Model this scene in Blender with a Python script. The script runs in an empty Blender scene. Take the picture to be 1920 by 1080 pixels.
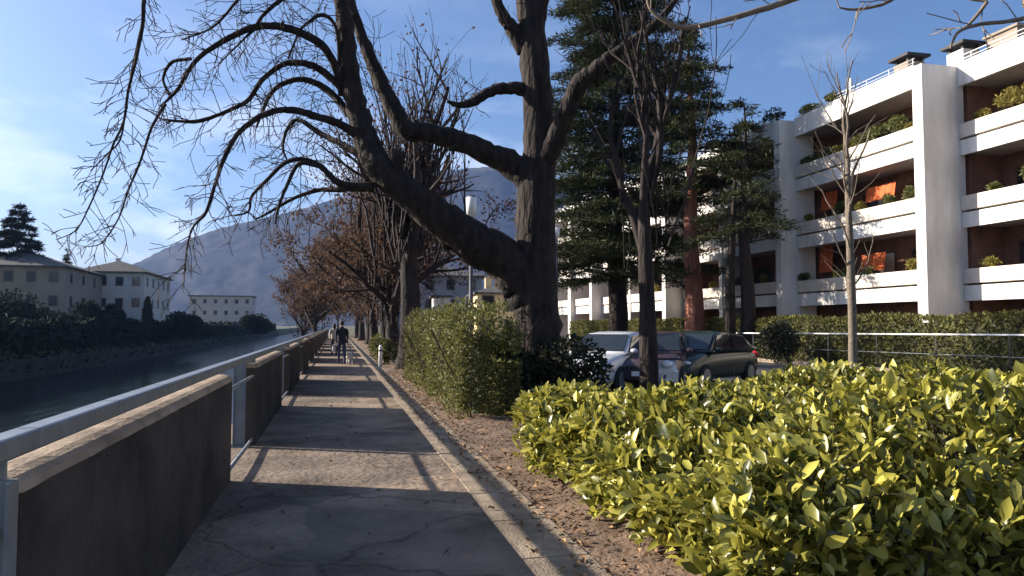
import bpy, math, random
import numpy as np
from mathutils import Vector, Matrix

R = math.radians
rng = np.random.default_rng(7)
random.seed(7)
SC = bpy.context.scene
COL = SC.collection

# ------------------------------------------------------------------ camera
F_PX, HOR = 1400.0, 610.0
YAW, PITCH, CAM_H = R(13.2), math.atan((HOR-540)/F_PX), 1.6
cam = bpy.data.cameras.new('camera')
cam.sensor_width = 36; cam.lens = 36*F_PX/1920
cam.clip_start = 0.05; cam.clip_end = 20000
camo = bpy.data.objects.new('camera', cam); COL.objects.link(camo)
camo.location = (0, 0, CAM_H)
camo.rotation_euler = (R(90)+PITCH, 0, -YAW)
SC.camera = camo

# ------------------------------------------------------------------ light
SUN_EL, SUN_AZ = R(22.3), R(-64)          # azimuth clockwise from +Y (the path direction)
w = bpy.data.worlds.new('World'); SC.world = w; w.use_nodes = True
nt = w.node_tree; nt.nodes.clear()
out = nt.nodes.new('ShaderNodeOutputWorld'); bg = nt.nodes.new('ShaderNodeBackground')
sky = nt.nodes.new('ShaderNodeTexSky'); sky.sky_type = 'NISHITA'; sky.sun_disc = False
sky.sun_elevation = SUN_EL; sky.sun_rotation = SUN_AZ
sky.air_density = 1.0; sky.dust_density = 3.4; sky.ozone_density = 6.0; sky.altitude = 300
bg.inputs['Strength'].default_value = 0.074
tc = nt.nodes.new('ShaderNodeTexCoord')
mp = nt.nodes.new('ShaderNodeMapping'); mp.inputs['Scale'].default_value = (1.0, 1.0, 2.6)
nz = nt.nodes.new('ShaderNodeTexNoise'); nz.inputs['Scale'].default_value = 4.2; nz.inputs['Detail'].default_value = 7
nz.inputs['Roughness'].default_value = 0.58
cr = nt.nodes.new('ShaderNodeValToRGB'); cr.color_ramp.elements[0].position = 0.46; cr.color_ramp.elements[1].position = 0.74
sep = nt.nodes.new('ShaderNodeSeparateXYZ')
band = nt.nodes.new('ShaderNodeValToRGB')           # clouds hang low over the mountain
e = band.color_ramp.elements; e[0].position = 0.08; e[0].color = (1, 1, 1, 1); e[1].position = 0.36; e[1].color = (0.1, 0.1, 0.1, 1)
mul = nt.nodes.new('ShaderNodeMath'); mul.operation = 'MULTIPLY'
mx = nt.nodes.new('ShaderNodeMixRGB'); mx.inputs['Color2'].default_value = (8.0, 8.2, 8.8, 1)
L = nt.links.new
L(tc.outputs['Generated'], mp.inputs['Vector']); L(mp.outputs['Vector'], nz.inputs['Vector']); L(nz.outputs['Fac'], cr.inputs['Fac'])
L(tc.outputs['Generated'], sep.inputs['Vector']); L(sep.outputs['Z'], band.inputs['Fac'])
L(cr.outputs['Color'], mul.inputs[0]); L(band.outputs['Color'], mul.inputs[1])
L(sky.outputs['Color'], mx.inputs['Color1']); L(mul.outputs['Value'], mx.inputs['Fac'])
L(mx.outputs['Color'], bg.inputs['Color']); L(bg.outputs['Background'], out.inputs['Surface'])

sl = bpy.data.lights.new('sun', 'SUN'); sl.energy = 5.0; sl.angle = R(0.53); sl.color = (1.0, 0.9, 0.76)
so = bpy.data.objects.new('sun', sl); COL.objects.link(so)
S = Vector((math.sin(SUN_AZ)*math.cos(SUN_EL), math.cos(SUN_AZ)*math.cos(SUN_EL), math.sin(SUN_EL)))
so.rotation_euler = (-S).to_track_quat('-Z', 'Y').to_euler()
so.location = (-40, 20, 40)
SC.view_settings.view_transform = 'Standard'; SC.view_settings.look = 'None'
SC.view_settings.exposure = 1.3; SC.view_settings.gamma = 1.0; SC.view_settings.use_curve_mapping = False
SC.cycles.volume_bounces = 0
SC.cycles.max_bounces = 6; SC.cycles.transparent_max_bounces = 6
SC.cycles.sample_clamp_indirect = 4

# ------------------------------------------------------------------ helpers
def P(px, py, D):
    """world point seen at photo pixel (px,py), D metres ahead (horizontal depth)"""
    u = (px-960)/F_PX; v = (540-py)/F_PX
    f = math.cos(PITCH)-math.sin(PITCH)*v; z = math.sin(PITCH)+math.cos(PITCH)*v
    s = D/f; cx = u*s
    return np.array([math.cos(YAW)*cx+math.sin(YAW)*D, -math.sin(YAW)*cx+math.cos(YAW)*D, CAM_H+z*s])

def G(px, D, z=0.0):
    p = P(px, HOR, D); p[2] = z; return p

def mat(name, base, rough=0.8, var=0.25, scale=3.0, bump=0.0, bscale=30.0, spec=0.3, metal=0.0, base2=None, detail=6, stretch=None, island=0.0, trans=0.0):
    m = bpy.data.materials.new(name); m.use_nodes = True
    t = m.node_tree; n = t.nodes; b = n['Principled BSDF']; l = t.links.new
    b.inputs['Roughness'].default_value = rough; b.inputs['Metallic'].default_value = metal
    b.inputs['Specular IOR Level'].default_value = spec
    c1 = np.array(base); c2 = np.array(base2) if base2 is not None else c1*(1+var)
    c1 = c1 if base2 is not None else c1*(1-var)
    co = n.new('ShaderNodeTexCoord'); vec = co.outputs['Object']
    if stretch is not None:
        ma = n.new('ShaderNodeMapping'); ma.inputs['Scale'].default_value = stretch; l(vec, ma.inputs['Vector']); vec = ma.outputs['Vector']
    no = n.new('ShaderNodeTexNoise'); no.inputs['Scale'].default_value = scale; no.inputs['Detail'].default_value = detail; no.inputs['Roughness'].default_value = 0.6
    l(vec, no.inputs['Vector'])
    r = n.new('ShaderNodeValToRGB'); r.color_ramp.elements[0].position = 0.32; r.color_ramp.elements[1].position = 0.68
    r.color_ramp.elements[0].color = (*c1, 1); r.color_ramp.elements[1].color = (*c2, 1)
    fac = no.outputs['Fac']
    if island > 0:
        g = n.new('ShaderNodeNewGeometry'); mm = n.new('ShaderNodeMixRGB'); mm.inputs['Fac'].default_value = island
        l(no.outputs['Fac'], mm.inputs['Color1']); l(g.outputs['Random Per Island'], mm.inputs['Color2']); fac = mm.outputs['Color']
        r.color_ramp.elements[0].position = 0.12; r.color_ramp.elements[1].position = 0.88
    l(fac, r.inputs['Fac']); l(r.outputs['Color'], b.inputs['Base Color'])
    if bump > 0:
        nb = n.new('ShaderNodeTexNoise'); nb.inputs['Scale'].default_value = bscale; nb.inputs['Detail'].default_value = 5
        l(vec, nb.inputs['Vector'])
        bu = n.new('ShaderNodeBump'); bu.inputs['Strength'].default_value = bump; bu.inputs['Distance'].default_value = 0.03
        l(nb.outputs['Fac'], bu.inputs['Height']); l(bu.outputs['Normal'], b.inputs['Normal'])
    if trans > 0:
        tr = n.new('ShaderNodeBsdfTranslucent'); l(r.outputs['Color'], tr.inputs['Color'])
        ms = n.new('ShaderNodeMixShader'); ms.inputs['Fac'].default_value = trans
        l(b.outputs['BSDF'], ms.inputs[1]); l(tr.outputs['BSDF'], ms.inputs[2]); l(ms.outputs['Shader'], n['Material Output'].inputs['Surface'])
    return m

class MB:
    def __init__(s): s.V = []; s.F = []; s.n = 0
    def add(s, v, f, mi=0, smooth=False):
        v = np.asarray(v, float).reshape(-1, 3); f = np.asarray(f, int)
        s.V.append(v); s.F.append((f+s.n, mi, smooth)); s.n += len(v)
    def box(s, x0, x1, y0, y1, z0, z1, mi=0):
        v = [(x, y, z) for z in (z0, z1) for y in (y0, y1) for x in (x0, x1)]
        s.add(v, [(0, 2, 3, 1), (4, 5, 7, 6), (0, 1, 5, 4), (2, 6, 7, 3), (0, 4, 6, 2), (1, 3, 7, 5)], mi)
    def obox(s, c, ax, ay, az, mi=0):
        c, ax, ay, az = [np.asarray(q, float) for q in (c, ax, ay, az)]
        v = [c+i*ax+j*ay+k*az for k in (-1, 1) for j in (-1, 1) for i in (-1, 1)]
        s.add(v, [(0, 2, 3, 1), (4, 5, 7, 6), (0, 1, 5, 4), (2, 6, 7, 3), (0, 4, 6, 2), (1, 3, 7, 5)], mi)
    def tube(s, pts, rad, sides=6, cap=True, mi=0, rough=0.0):
        p = np.asarray(pts, float); n = len(p); rad = np.broadcast_to(np.asarray(rad, float), (n,))
        t = np.gradient(p, axis=0); t /= np.linalg.norm(t, axis=1)[:, None]+1e-9
        ref = np.array([0, 0, 1.]) if abs(t[0][2]) < .9 else np.array([1., 0, 0])
        a = np.linspace(0, 2*np.pi, sides, endpoint=False); ca, sa = np.cos(a), np.sin(a)
        u = np.cross(t[0], ref); u /= np.linalg.norm(u); V = np.empty((n, sides, 3))
        for i in range(n):
            u = u-t[i]*np.dot(u, t[i]); u /= np.linalg.norm(u)+1e-9; v = np.cross(t[i], u)
            rr = rad[i]*(1+rough*rng.normal(size=(sides, 1))) if rough else rad[i]
            V[i] = p[i]+rr*(ca[:, None]*u+sa[:, None]*v)
        i = np.arange(n-1)[:, None]*sides; j = np.arange(sides)[None, :]; j2 = (j+1) % sides
        f = np.stack([i+j, i+j2, i+sides+j2, i+sides+j], -1).reshape(-1, 4)
        s.add(V.reshape(-1, 3), f, mi, True)
        if cap:
            s.F.append((np.array([list(range((n-1)*sides, n*sides))])+s.n-n*sides, mi, False))
            s.F.append((np.array([list(range(sides-1, -1, -1))])+s.n-n*sides, mi, False))
    def loft(s, rings, mi=0, smooth=True, cap=True):
        rings = np.asarray(rings, float); n, k, _ = rings.shape
        i = np.arange(n-1)[:, None]*k; j = np.arange(k)[None, :]; j2 = (j+1) % k
        f = np.stack([i+j, i+j2, i+k+j2, i+k+j], -1).reshape(-1, 4)
        s.add(rings.reshape(-1, 3), f, mi, smooth)
        if cap:
            s.F.append((np.array([list(range((n-1)*k, n*k))])+s.n-n*k, mi, False))
            s.F.append((np.array([list(range(k-1, -1, -1))])+s.n-n*k, mi, False))
    def ell(s, c, r, seg=12, rings=8, mi=0):
        c = np.asarray(c, float); r = np.broadcast_to(np.asarray(r, float), (3,))
        th = np.linspace(0.02, np.pi-0.02, rings); ph = np.linspace(0, 2*np.pi, seg, endpoint=False)
        V = np.stack([np.stack([c[0]+r[0]*np.sin(t)*np.cos(ph), c[1]+r[1]*np.sin(t)*np.sin(ph), c[2]+r[2]*np.cos(t)*np.ones(seg)], -1) for t in th[::-1]])
        s.loft(V, mi)
    def leaves(s, C, D, N, Ln, W, mi=0, fold=0.25, big=False, droop=0.0):
        C, D, N = [np.asarray(q, float) for q in (C, D, N)]; k = len(C)
        Ln = np.broadcast_to(np.asarray(Ln, float), (k,))[:, None]; W = np.broadcast_to(np.asarray(W, float), (k,))[:, None]
        D = D/(np.linalg.norm(D, axis=1)[:, None]+1e-9); Sd = np.cross(D, N); Sd /= np.linalg.norm(Sd, axis=1)[:, None]+1e-9
        Nn = np.cross(Sd, D)
        if not big:
            V = np.stack([C, C+D*Ln*.5+Sd*W*.5+Nn*W*fold, C+D*Ln, C+D*Ln*.5-Sd*W*.5+Nn*W*fold], 1)
            o = np.arange(k)[:, None]*4
            f = np.concatenate([o+[[0, 1, 2]], o+[[0, 2, 3]]])
        else:
            up = Nn*W*fold
            V = np.stack([C, C+D*Ln*.28+Sd*W*.42+up, C+D*Ln*.66+Sd*W*.45+up-Nn*Ln*droop*.3, C+D*Ln*.97-Nn*Ln*droop,
                          C+D*Ln*.66-Sd*W*.45+up-Nn*Ln*droop*.3, C+D*Ln*.28-Sd*W*.42+up, C+D*Ln*.5-Nn*Ln*droop*.15], 1)
            o = np.arange(k)[:, None]*7
            f = np.concatenate([o+[[0, 1, 2, 6]], o+[[0, 6, 4, 5]]])
            f3 = np.concatenate([o+[[6, 2, 3]], o+[[6, 3, 4]]])
            s.add(V.reshape(-1, 3), f, mi, True); s.F.append((f3+s.n-k*7, mi, True)); return
        s.add(V.reshape(-1, 3), f, mi, False)
    def build(s, name, mats, parent=None, label=None, bevel=0.0):
        mats = mats if isinstance(mats, (list, tuple)) else [mats]
        V = np.concatenate(s.V)
        q = parent
        while q is not None: V = V-np.array(q.location); q = q.parent
        me = bpy.data.meshes.new(name); me.vertices.add(len(V)); me.vertices.foreach_set('co', V.ravel())
        li = np.concatenate([f.ravel() for f, _, _ in s.F]); ln = np.concatenate([np.full(len(f), f.shape[1]) for f, _, _ in s.F])
        me.loops.add(len(li)); me.loops.foreach_set('vertex_index', li); me.polygons.add(len(ln))
        st = np.concatenate([[0], np.cumsum(ln)[:-1]]); me.polygons.foreach_set('loop_start', st); me.polygons.foreach_set('loop_total', ln)
        me.polygons.foreach_set('material_index', np.concatenate([np.full(len(f), mi) for f, mi, _ in s.F]))
        me.polygons.foreach_set('use_smooth', np.concatenate([np.full(len(f), sm) for f, _, sm in s.F]))
        for m in mats: me.materials.append(m)
        me.update(calc_edges=True); me.validate()
        o = bpy.data.objects.new(name, me); COL.objects.link(o)
        if parent is not None: o.parent = parent
        if label: o['label'] = label
        if bevel > 0:
            b = o.modifiers.new('bevel', 'BEVEL'); b.width = bevel; b.segments = 2; b.limit_method = 'ANGLE'
        return o

def tag(o, label, cat, group=None):
    o['label'] = label; o['category'] = cat
    if group: o['group'] = group
    return o
def thing(name, label, cat, loc, group=None):
    o = bpy.data.objects.new(name, None); COL.objects.link(o); o.location = loc; o.empty_display_size = .3
    return tag(o, label, cat, group)
def struct(o, kind='structure'): o['kind'] = kind; return o
def dup(root, loc, rz, label):
    def cp(o, par):
        c = o.copy(); COL.objects.link(c)
        if par is not None: c.parent = par
        for ch in o.children: cp(ch, c)
        return c
    r = cp(root, None); r.location = loc; r.rotation_euler = (0, 0, rz); r['label'] = label
    return r
def unit(v): v = np.asarray(v, float); return v/(np.linalg.norm(v)+1e-9)
def rdirs(k): v = rng.normal(size=(k, 3)); return v/np.linalg.norm(v, axis=1)[:, None]

# ------------------------------------------------------------------ materials
M = {}
M['asphalt'] = mat('asphalt', (.115, .088, .066), .9, scale=1.1, base2=(.31, .24, .18), bump=1.0, bscale=13, spec=.25)
_t = M['asphalt'].node_tree; _n = _t.nodes; _l = _t.links.new; _b = _n['Principled BSDF']
_src = _b.inputs['Base Color'].links[0].from_socket; _co = [q for q in _n if q.type == 'TEX_COORD'][0].outputs['Object']
_w = _n.new('ShaderNodeTexNoise'); _w.inputs['Scale'].default_value = 1.7; _w.inputs['Detail'].default_value = 4; _l(_co, _w.inputs['Vector'])
_a = _n.new('ShaderNodeMixRGB'); _a.blend_type = 'ADD'; _a.inputs['Fac'].default_value = .55; _l(_co, _a.inputs['Color1']); _l(_w.outputs['Color'], _a.inputs['Color2'])
_v = _n.new('ShaderNodeTexVoronoi'); _v.feature = 'DISTANCE_TO_EDGE'; _v.inputs['Scale'].default_value = .55; _l(_a.outputs['Color'], _v.inputs['Vector'])
_r = _n.new('ShaderNodeValToRGB'); _r.color_ramp.elements[0].position = .004; _r.color_ramp.elements[0].color = (.6, .58, .56, 1); _r.color_ramp.elements[1].position = .010; _l(_v.outputs['Distance'], _r.inputs['Fac'])
_v2 = _n.new('ShaderNodeTexVoronoi'); _v2.feature = 'F1'; _v2.inputs['Scale'].default_value = .42; _l(_a.outputs['Color'], _v2.inputs['Vector'])
_s2 = _n.new('ShaderNodeSeparateXYZ'); _l(_v2.outputs['Color'], _s2.inputs['Vector'])
_r2 = _n.new('ShaderNodeValToRGB'); _r2.color_ramp.elements[0].position = .2; _r2.color_ramp.elements[0].color = (.74, .74, .75, 1); _r2.color_ramp.elements[1].position = .8; _r2.color_ramp.elements[1].color = (1.2, 1.15, 1.1, 1); _l(_s2.outputs['X'], _r2.inputs['Fac'])
_m1 = _n.new('ShaderNodeMixRGB'); _m1.blend_type = 'MULTIPLY'; _m1.inputs['Fac'].default_value = 1; _l(_src, _m1.inputs['Color1']); _l(_r.outputs['Color'], _m1.inputs['Color2'])
_m2 = _n.new('ShaderNodeMixRGB'); _m2.blend_type = 'MULTIPLY'; _m2.inputs['Fac'].default_value = 1; _l(_m1.outputs['Color'], _m2.inputs['Color1']); _l(_r2.outputs['Color'], _m2.inputs['Color2'])
_l(_m2.outputs['Color'], _b.inputs['Base Color'])
M['carpark'] = mat('car_park_asphalt', (.07, .07, .075), .9, var=.3, scale=.8, bump=.4, bscale=60)
M['kerb'] = mat('kerb_concrete', (.15, .115, .085), .9, scale=2.5, base2=(.36, .285, .205), bump=.5, bscale=45)
M['soil'] = mat('soil', (.085, .056, .040), .95, scale=3, base2=(.22, .148, .10), bump=1.0, bscale=22)
M['ground'] = mat('ground', (.06, .075, .03), .95, scale=.4, base2=(.11, .10, .05), bump=.6, bscale=8)
M['concrete'] = mat('shaded_parapet_concrete', (.026, .022, .021), .95, scale=1.6, base2=(.085, .07, .06), bump=.6, bscale=28)  # darkened: shade on the inner face is put into this colour
M['coping'] = mat('sunlit_coping', (.22, .165, .12), .9, scale=2.5, base2=(.46, .35, .25), bump=.3, bscale=40)  # paler than the wall: sunlight on the top painted into the tone
M['steel'] = mat('painted_steel', (.22, .24, .26), .45, var=.15, scale=6, metal=.35, spec=.5)
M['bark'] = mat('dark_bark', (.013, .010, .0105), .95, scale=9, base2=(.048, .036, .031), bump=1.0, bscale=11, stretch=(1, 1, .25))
M['twig'] = mat('twig_bark', (.034, .025, .024), .9, var=.35, scale=5)
M['pale_twig'] = mat('pale_twig_bark', (.20, .155, .115), .85, var=.3, scale=9)
M['young_bark'] = mat('young_bark', (.16, .13, .10), .9, var=.35, scale=12, bump=.5, bscale=40)
M['red_bark'] = mat('reddish_bark', (.14, .055, .04), .95, scale=6, base2=(.30, .13, .09), bump=1.0, bscale=12, stretch=(1, 1, .2))
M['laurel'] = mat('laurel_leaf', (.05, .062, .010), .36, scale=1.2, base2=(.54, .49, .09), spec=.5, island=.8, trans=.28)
M['shrub'] = mat('shrub_leaf', (.06, .07, .018), .6, scale=1.5, base2=(.235, .225, .072), spec=.2, island=.6, trans=.25)
M['hedge'] = mat('hedge_leaf', (.06, .066, .02), .75, scale=.8, base2=(.21, .20, .07), spec=.1, island=.6, trans=.2)
M['ivy'] = mat('ivy_leaf', (.018, .025, .014), .6, scale=2, base2=(.06, .06, .03), island=.6, trans=.15)
M['conifer'] = mat('conifer_needles', (.014, .024, .012), .7, scale=.7, base2=(.075, .085, .028), island=.55, trans=.12)
M['brown_leaf'] = mat('dry_leaf', (.05, .034, .028), .85, scale=.35, base2=(.18, .10, .058), island=.7, trans=.25)
M['litter'] = mat('fallen_leaf', (.12, .06, .03), .85, scale=3, base2=(.34, .2, .1), island=.8)
M['bank_leaf'] = mat('bank_leaf', (.014, .022, .014), .9, scale=.3, base2=(.036, .044, .027), island=.5, trans=.1)
M['white'] = mat('white_render', (.58, .545, .51), .8, scale=1.6, base2=(.80, .77, .74), bump=.15, bscale=20, stretch=(1, 1, .22), detail=10)
M['cream'] = mat('planter_render', (.50, .44, .38), .8, scale=1.2, base2=(.68, .60, .53), bump=.2, bscale=15)
M['brown_wall'] = mat('brown_wall', (.20, .105, .075), .8, var=.3, scale=1.5)
M['ceil'] = mat('soffit', (.45, .40, .36), .9, var=.1, scale=2)
M['frame'] = mat('window_frame', (.11, .06, .04), .6, var=.2, scale=5)
M['blind'] = mat('orange_blind', (.55, .11, .03), .7, scale=2, base2=(.70, .17, .05), trans=.15)
M['pane'] = mat('window_pane', (.03, .03, .035), .08, var=.2, scale=.5, spec=.6)
M['roof_tile'] = mat('roof_tile', (.10, .095, .09), .85, var=.25, scale=1.5, bump=.5, bscale=6)
M['house_wall'] = mat('house_wall', (.50, .48, .45), .9, var=.1, scale=.4)
M['house_dark'] = mat('house_wall_ochre', (.26, .22, .18), .9, var=.15, scale=.4)
M['house_cream'] = mat('house_wall_cream', (.66, .52, .31), .9, var=.1, scale=.5)
M['house_grey'] = mat('house_wall_grey', (.30, .28, .29), .9, var=.12, scale=.3)
M['stone'] = mat('river_wall_stone', (.028, .027, .026), .95, scale=.5, base2=(.06, .056, .05), bump=.8, bscale=2)
M['mount'] = mat('mountain_forest', (.022, .027, .026), 1.0, scale=.014, base2=(.085, .08, .068), spec=0.0, bump=0, detail=12)
M['dark_steel'] = mat('lamp_steel', (.10, .10, .11), .5, var=.1, scale=6, metal=.3)
M['lamp_white'] = mat('lamp_housing', (.78, .77, .75), .5, var=.04, scale=4)
M['dark'] = mat('dark_metal', (.03, .03, .035), .6, var=.2, scale=4)
M['silver'] = mat('silver_paint', (.58, .59, .62), .3, var=.04, scale=2, metal=.25, spec=.6)
M['plum'] = mat('plum_paint', (.075, .05, .06), .28, var=.08, scale=2, metal=.2, spec=.6)
M['green_paint'] = mat('dark_green_paint', (.02, .035, .033), .25, var=.08, scale=2, metal=.2, spec=.6)
M['pale_paint'] = mat('pale_paint', (.62, .60, .58), .3, var=.04, scale=2, spec=.6)
M['glass'] = mat('car_glass', (.02, .024, .026), .06, var=.1, scale=2, spec=.7)
M['tyre'] = mat('tyre_rubber', (.02, .02, .02), .9, var=.2, scale=10)
M['rim'] = mat('alloy_rim', (.4, .4, .42), .35, var=.1, scale=8, metal=.7)
M['lens'] = mat('lamp_lens', (.75, .75, .78), .12, var=.05, scale=8, spec=.7)
M['red_lens'] = mat('red_lens', (.45, .02, .02), .2, var=.1, scale=8, spec=.6)
M['plate'] = mat('number_plate', (.75, .75, .72), .5, var=.03, scale=8)
M['skin'] = mat('skin', (.45, .27, .20), .6, var=.08, scale=20)
M['jacket'] = mat('dark_jacket', (.018, .02, .028), .85, var=.3, scale=14)
M['jeans'] = mat('blue_jeans', (.045, .06, .10), .9, var=.25, scale=14)
M['beige'] = mat('beige_coat', (.42, .36, .29), .9, var=.15, scale=14)
M['hair'] = mat('dark_hair', (.02, .015, .012), .7, var=.3, scale=30)
M['fur'] = mat('white_fur', (.62, .58, .52), .9, var=.12, scale=20)
M['shoe'] = mat('dark_shoe', (.02, .018, .018), .6, var=.2, scale=20)
M['bag'] = mat('grey_bag', (.42, .41, .40), .8, var=.12, scale=12)
M['house_pink'] = mat('house_wall_pink', (.50, .42, .38), .9, var=.1, scale=.4)
M['shutter'] = mat('window_surround', (.16, .15, .14), .8, var=.2, scale=2)
# river
mw = bpy.data.materials.new('river_water'); mw.use_nodes = True
_n = mw.node_tree.nodes; _b = _n['Principled BSDF']; _l = mw.node_tree.links.new
_b.inputs['Base Color'].default_value = (.012, .018, .02, 1); _b.inputs['Roughness'].default_value = .12; _b.inputs['IOR'].default_value = 1.33
_c = _n.new('ShaderNodeTexCoord'); _m = _n.new('ShaderNodeMapping'); _m.inputs['Scale'].default_value = (1.0, .35, 1)
_z = _n.new('ShaderNodeTexNoise'); _z.inputs['Scale'].default_value = 1.3; _z.inputs['Detail'].default_value = 4
_u = _n.new('ShaderNodeBump'); _u.inputs['Strength'].default_value = .35; _u.inputs['Distance'].default_value = .15
_l(_c.outputs['Object'], _m.inputs['Vector']); _l(_m.outputs['Vector'], _z.inputs['Vector']); _l(_z.outputs['Fac'], _u.inputs['Height']); _l(_u.outputs['Normal'], _b.inputs['Normal'])
M['water'] = mw

for k_ in ('bark', 'red_bark'):
    for q in M[k_].node_tree.nodes:
        if q.type == 'BUMP': q.inputs['Distance'].default_value = .09
# ------------------------------------------------------------------ the setting
WX = -1.03                                   # inner face of the parapet
def strip_sheet(xs, zs, y0, y1, ny=2):
    mb = MB(); ys = np.linspace(y0, y1, ny); k = len(xs)
    V = [(x, y, z) for y in ys for x, z in zip(xs, zs)]
    F = [(j*k+i, j*k+i+1, (j+1)*k+i+1, (j+1)*k+i) for j in range(ny-1) for i in range(k-1)]
    mb.add(V, F); return mb
o = strip_sheet([-4500, -36, -33, -30.5, -30.3, -6, -4.2, -1.9, -1.7, 4500], [-.3, -.3, -.6, -3.2, -4.4, -4.4, -3.4, -.5, -.05, -.05], -200, 4500).build('ground', M['ground']); struct(o)
o = strip_sheet([-30.4, -4.5], [-3.75, -3.75], -150, 1500).build('river_water', M['water']); struct(o)
# promenade with a gently uneven surface
mb = MB(); xs = np.linspace(-1.62, 1.24, 26); ys = np.concatenate([np.linspace(-6, 26, 220), np.linspace(26.5, 260, 120)])
X, Y = np.meshgrid(xs, ys); Z = .012+.004*np.sin(X*2.1+Y*.7)+.003*np.sin(Y*1.9-X)
k = len(xs); I, J = np.meshgrid(np.arange(k-1), np.arange(len(ys)-1)); b0 = J*k+I
mb.add(np.stack([X, Y, Z], -1).reshape(-1, 3), np.stack([b0, b0+1, b0+k+1, b0+k], -1).reshape(-1, 4), smooth=True)
struct(mb.build('promenade_path', M['asphalt']))
mb = MB(); yy = -6.0
while yy < 120:
    mb.box(1.245, 1.72, yy, yy+.985, -.2, .022+rng.uniform(-.003, .003)); yy += 1.0
struct(mb.build('kerb_strip', M['kerb'], bevel=.008))
mb = MB(); xs = np.linspace(1.73, 5.6, 24); ys = np.linspace(-6, 120, 320)
X, Y = np.meshgrid(xs, ys); Z = .012+np.minimum(.06, (X-1.73)*.12)+.018*rng.normal(size=X.shape)*np.minimum(1, (X-1.73)*6)
k = len(xs); I, J = np.meshgrid(np.arange(k-1), np.arange(len(ys)-1)); b0 = J*k+I
mb.add(np.stack([X, Y, Z], -1).reshape(-1, 3), np.stack([b0, b0+1, b0+k+1, b0+k], -1).reshape(-1, 4), smooth=True)
struct(mb.build('soil_bed', M['soil']))
struct(strip_sheet([5.8, 18.4], [-.03, -.03], -20, 140).build('car_park', M['carpark']))
mb = MB(); mb.box(18.4, 18.65, -20, 140, -.3, .12); struct(mb.build('car_park_kerb', M['kerb'], bevel=.015))
# fallen leaves
mb = MB(); n = 2600
xx = np.concatenate([1.3+rng.gamma(2.0, .35, n), rng.uniform(-.95, 1.5, 260)]); yy = np.concatenate([rng.uniform(3, 26, n), rng.uniform(3, 26, 260)])
C = np.stack([xx, yy, np.where(xx > 1.74, .012+np.minimum(.06, (xx-1.73)*.12)+.012, .03)+rng.uniform(0, .02, len(xx))], -1)
D = rdirs(len(xx)); D[:, 2] *= .25; N = rdirs(len(xx))*.5; N[:, 2] += 1
mb.leaves(C, D, N, rng.uniform(.03, .085, len(xx)), rng.uniform(.02, .05, len(xx)), fold=.3)
struct(mb.build('fallen_leaves', M['litter']), 'stuff')

# mountain: a real ridge about 2.5 km away
def ridge_y(px):
    return np.interp(px, [-300, 100, 200, 262, 330, 400, 440, 500, 560, 620, 700, 780, 850, 930, 1000, 1100, 1250, 1500, 1900],
                    [560, 545, 520, 488, 455, 430, 420, 408, 392, 375, 350, 330, 318, 312, 322, 360, 420, 500, 545])
mb = MB(); pxs = np.linspace(-300, 1900, 260); rows = 26; V = []
for r_ in range(rows):
    t = r_/(rows-1)
    for i, px in enumerate(pxs):
        Dr = 1950+650*t; top = P(px, ridge_y(px), 2600)
        z = top[2]*t**1.15
        g = P(px, HOR, Dr)
        rough_ = 26*math.sin(px*.021+t*5)+14*math.sin(px*.067+2*t)+6*math.sin(px*.19-3*t)
        V.append((g[0], g[1]+rough_*1.5*(1-t)*t, max(-3, z+rough_*t*(1-t)*1.5+rng.normal()*1.3)))
k = len(pxs); F = [(j*k+i, j*k+i+1, (j+1)*k+i+1, (j+1)*k+i) for j in range(rows-1) for i in range(k-1)]
V2 = []                                      # back slope
for i, px in enumerate(pxs):
    g = P(px, HOR, 3300); V2.append((g[0], g[1], -3))
V += V2; F += [((rows-1)*k+i, (rows-1)*k+i+1, rows*k+i+1, rows*k+i) for i in range(k-1)]
mb.add(V, F, smooth=True); struct(mb.build('mountain', M['mount']))

# ------------------------------------------------------------------ parapet and railing
STARTS = [3.2+7.35*i for i in range(-1, 13)]
ordw = ['the block behind the camera', 'nearest', 'second', 'third', 'fourth', 'fifth']
for i, y0 in enumerate(STARTS):
    if i == 0: continue
    mb = MB(); ny = 40; ye = y0+5.0; y0 = y0-(.32 if i == 1 else 0); ys = np.linspace(y0, ye, ny)
    prof = [(-.28, -.5), (-.28, 1.03), (-.012, 1.03), (-.012, -.3)]
    mb.loft([[(WX+a+rng.normal()*.002, yk, z) for a, z in prof] for yk in ys], smooth=False)
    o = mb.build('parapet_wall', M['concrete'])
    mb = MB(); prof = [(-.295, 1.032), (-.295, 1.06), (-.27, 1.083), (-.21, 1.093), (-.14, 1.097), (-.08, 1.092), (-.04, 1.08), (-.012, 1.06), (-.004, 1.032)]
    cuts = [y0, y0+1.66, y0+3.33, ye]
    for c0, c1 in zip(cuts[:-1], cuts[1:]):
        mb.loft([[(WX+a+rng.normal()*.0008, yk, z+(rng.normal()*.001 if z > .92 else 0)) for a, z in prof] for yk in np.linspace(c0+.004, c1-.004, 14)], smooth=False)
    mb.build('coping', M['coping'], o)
    lab = ['', 'nearest dark concrete parapet block with rounded sunlit top, beside the left foreground post',
           'second concrete parapet block, just beyond the wide sunlit strip on the path',
           'third concrete parapet block, beyond the second sunlit strip across the path',
           'fourth concrete parapet block, level with the third narrow sunlit strip',
           'fifth concrete parapet block, beside the walking person in dark jacket'][i] if i < 6 else 'tiny distant concrete parapet block where the path narrows away'
    tag(o, lab, 'wall', 'concrete parapet blocks along the river')
rl = thing('river_railing', 'long grey steel handrail on posts running above the concrete parapet', 'railing', (WX-.15, 3, 0))
mb = MB(); ys = np.linspace(-4, 100, 105)
RX = WX-.04
for a in range(len(ys)-1):
    mb.box(RX-.045, RX+.05, ys[a], ys[a+1]-.006, 1.160, 1.236)
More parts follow.
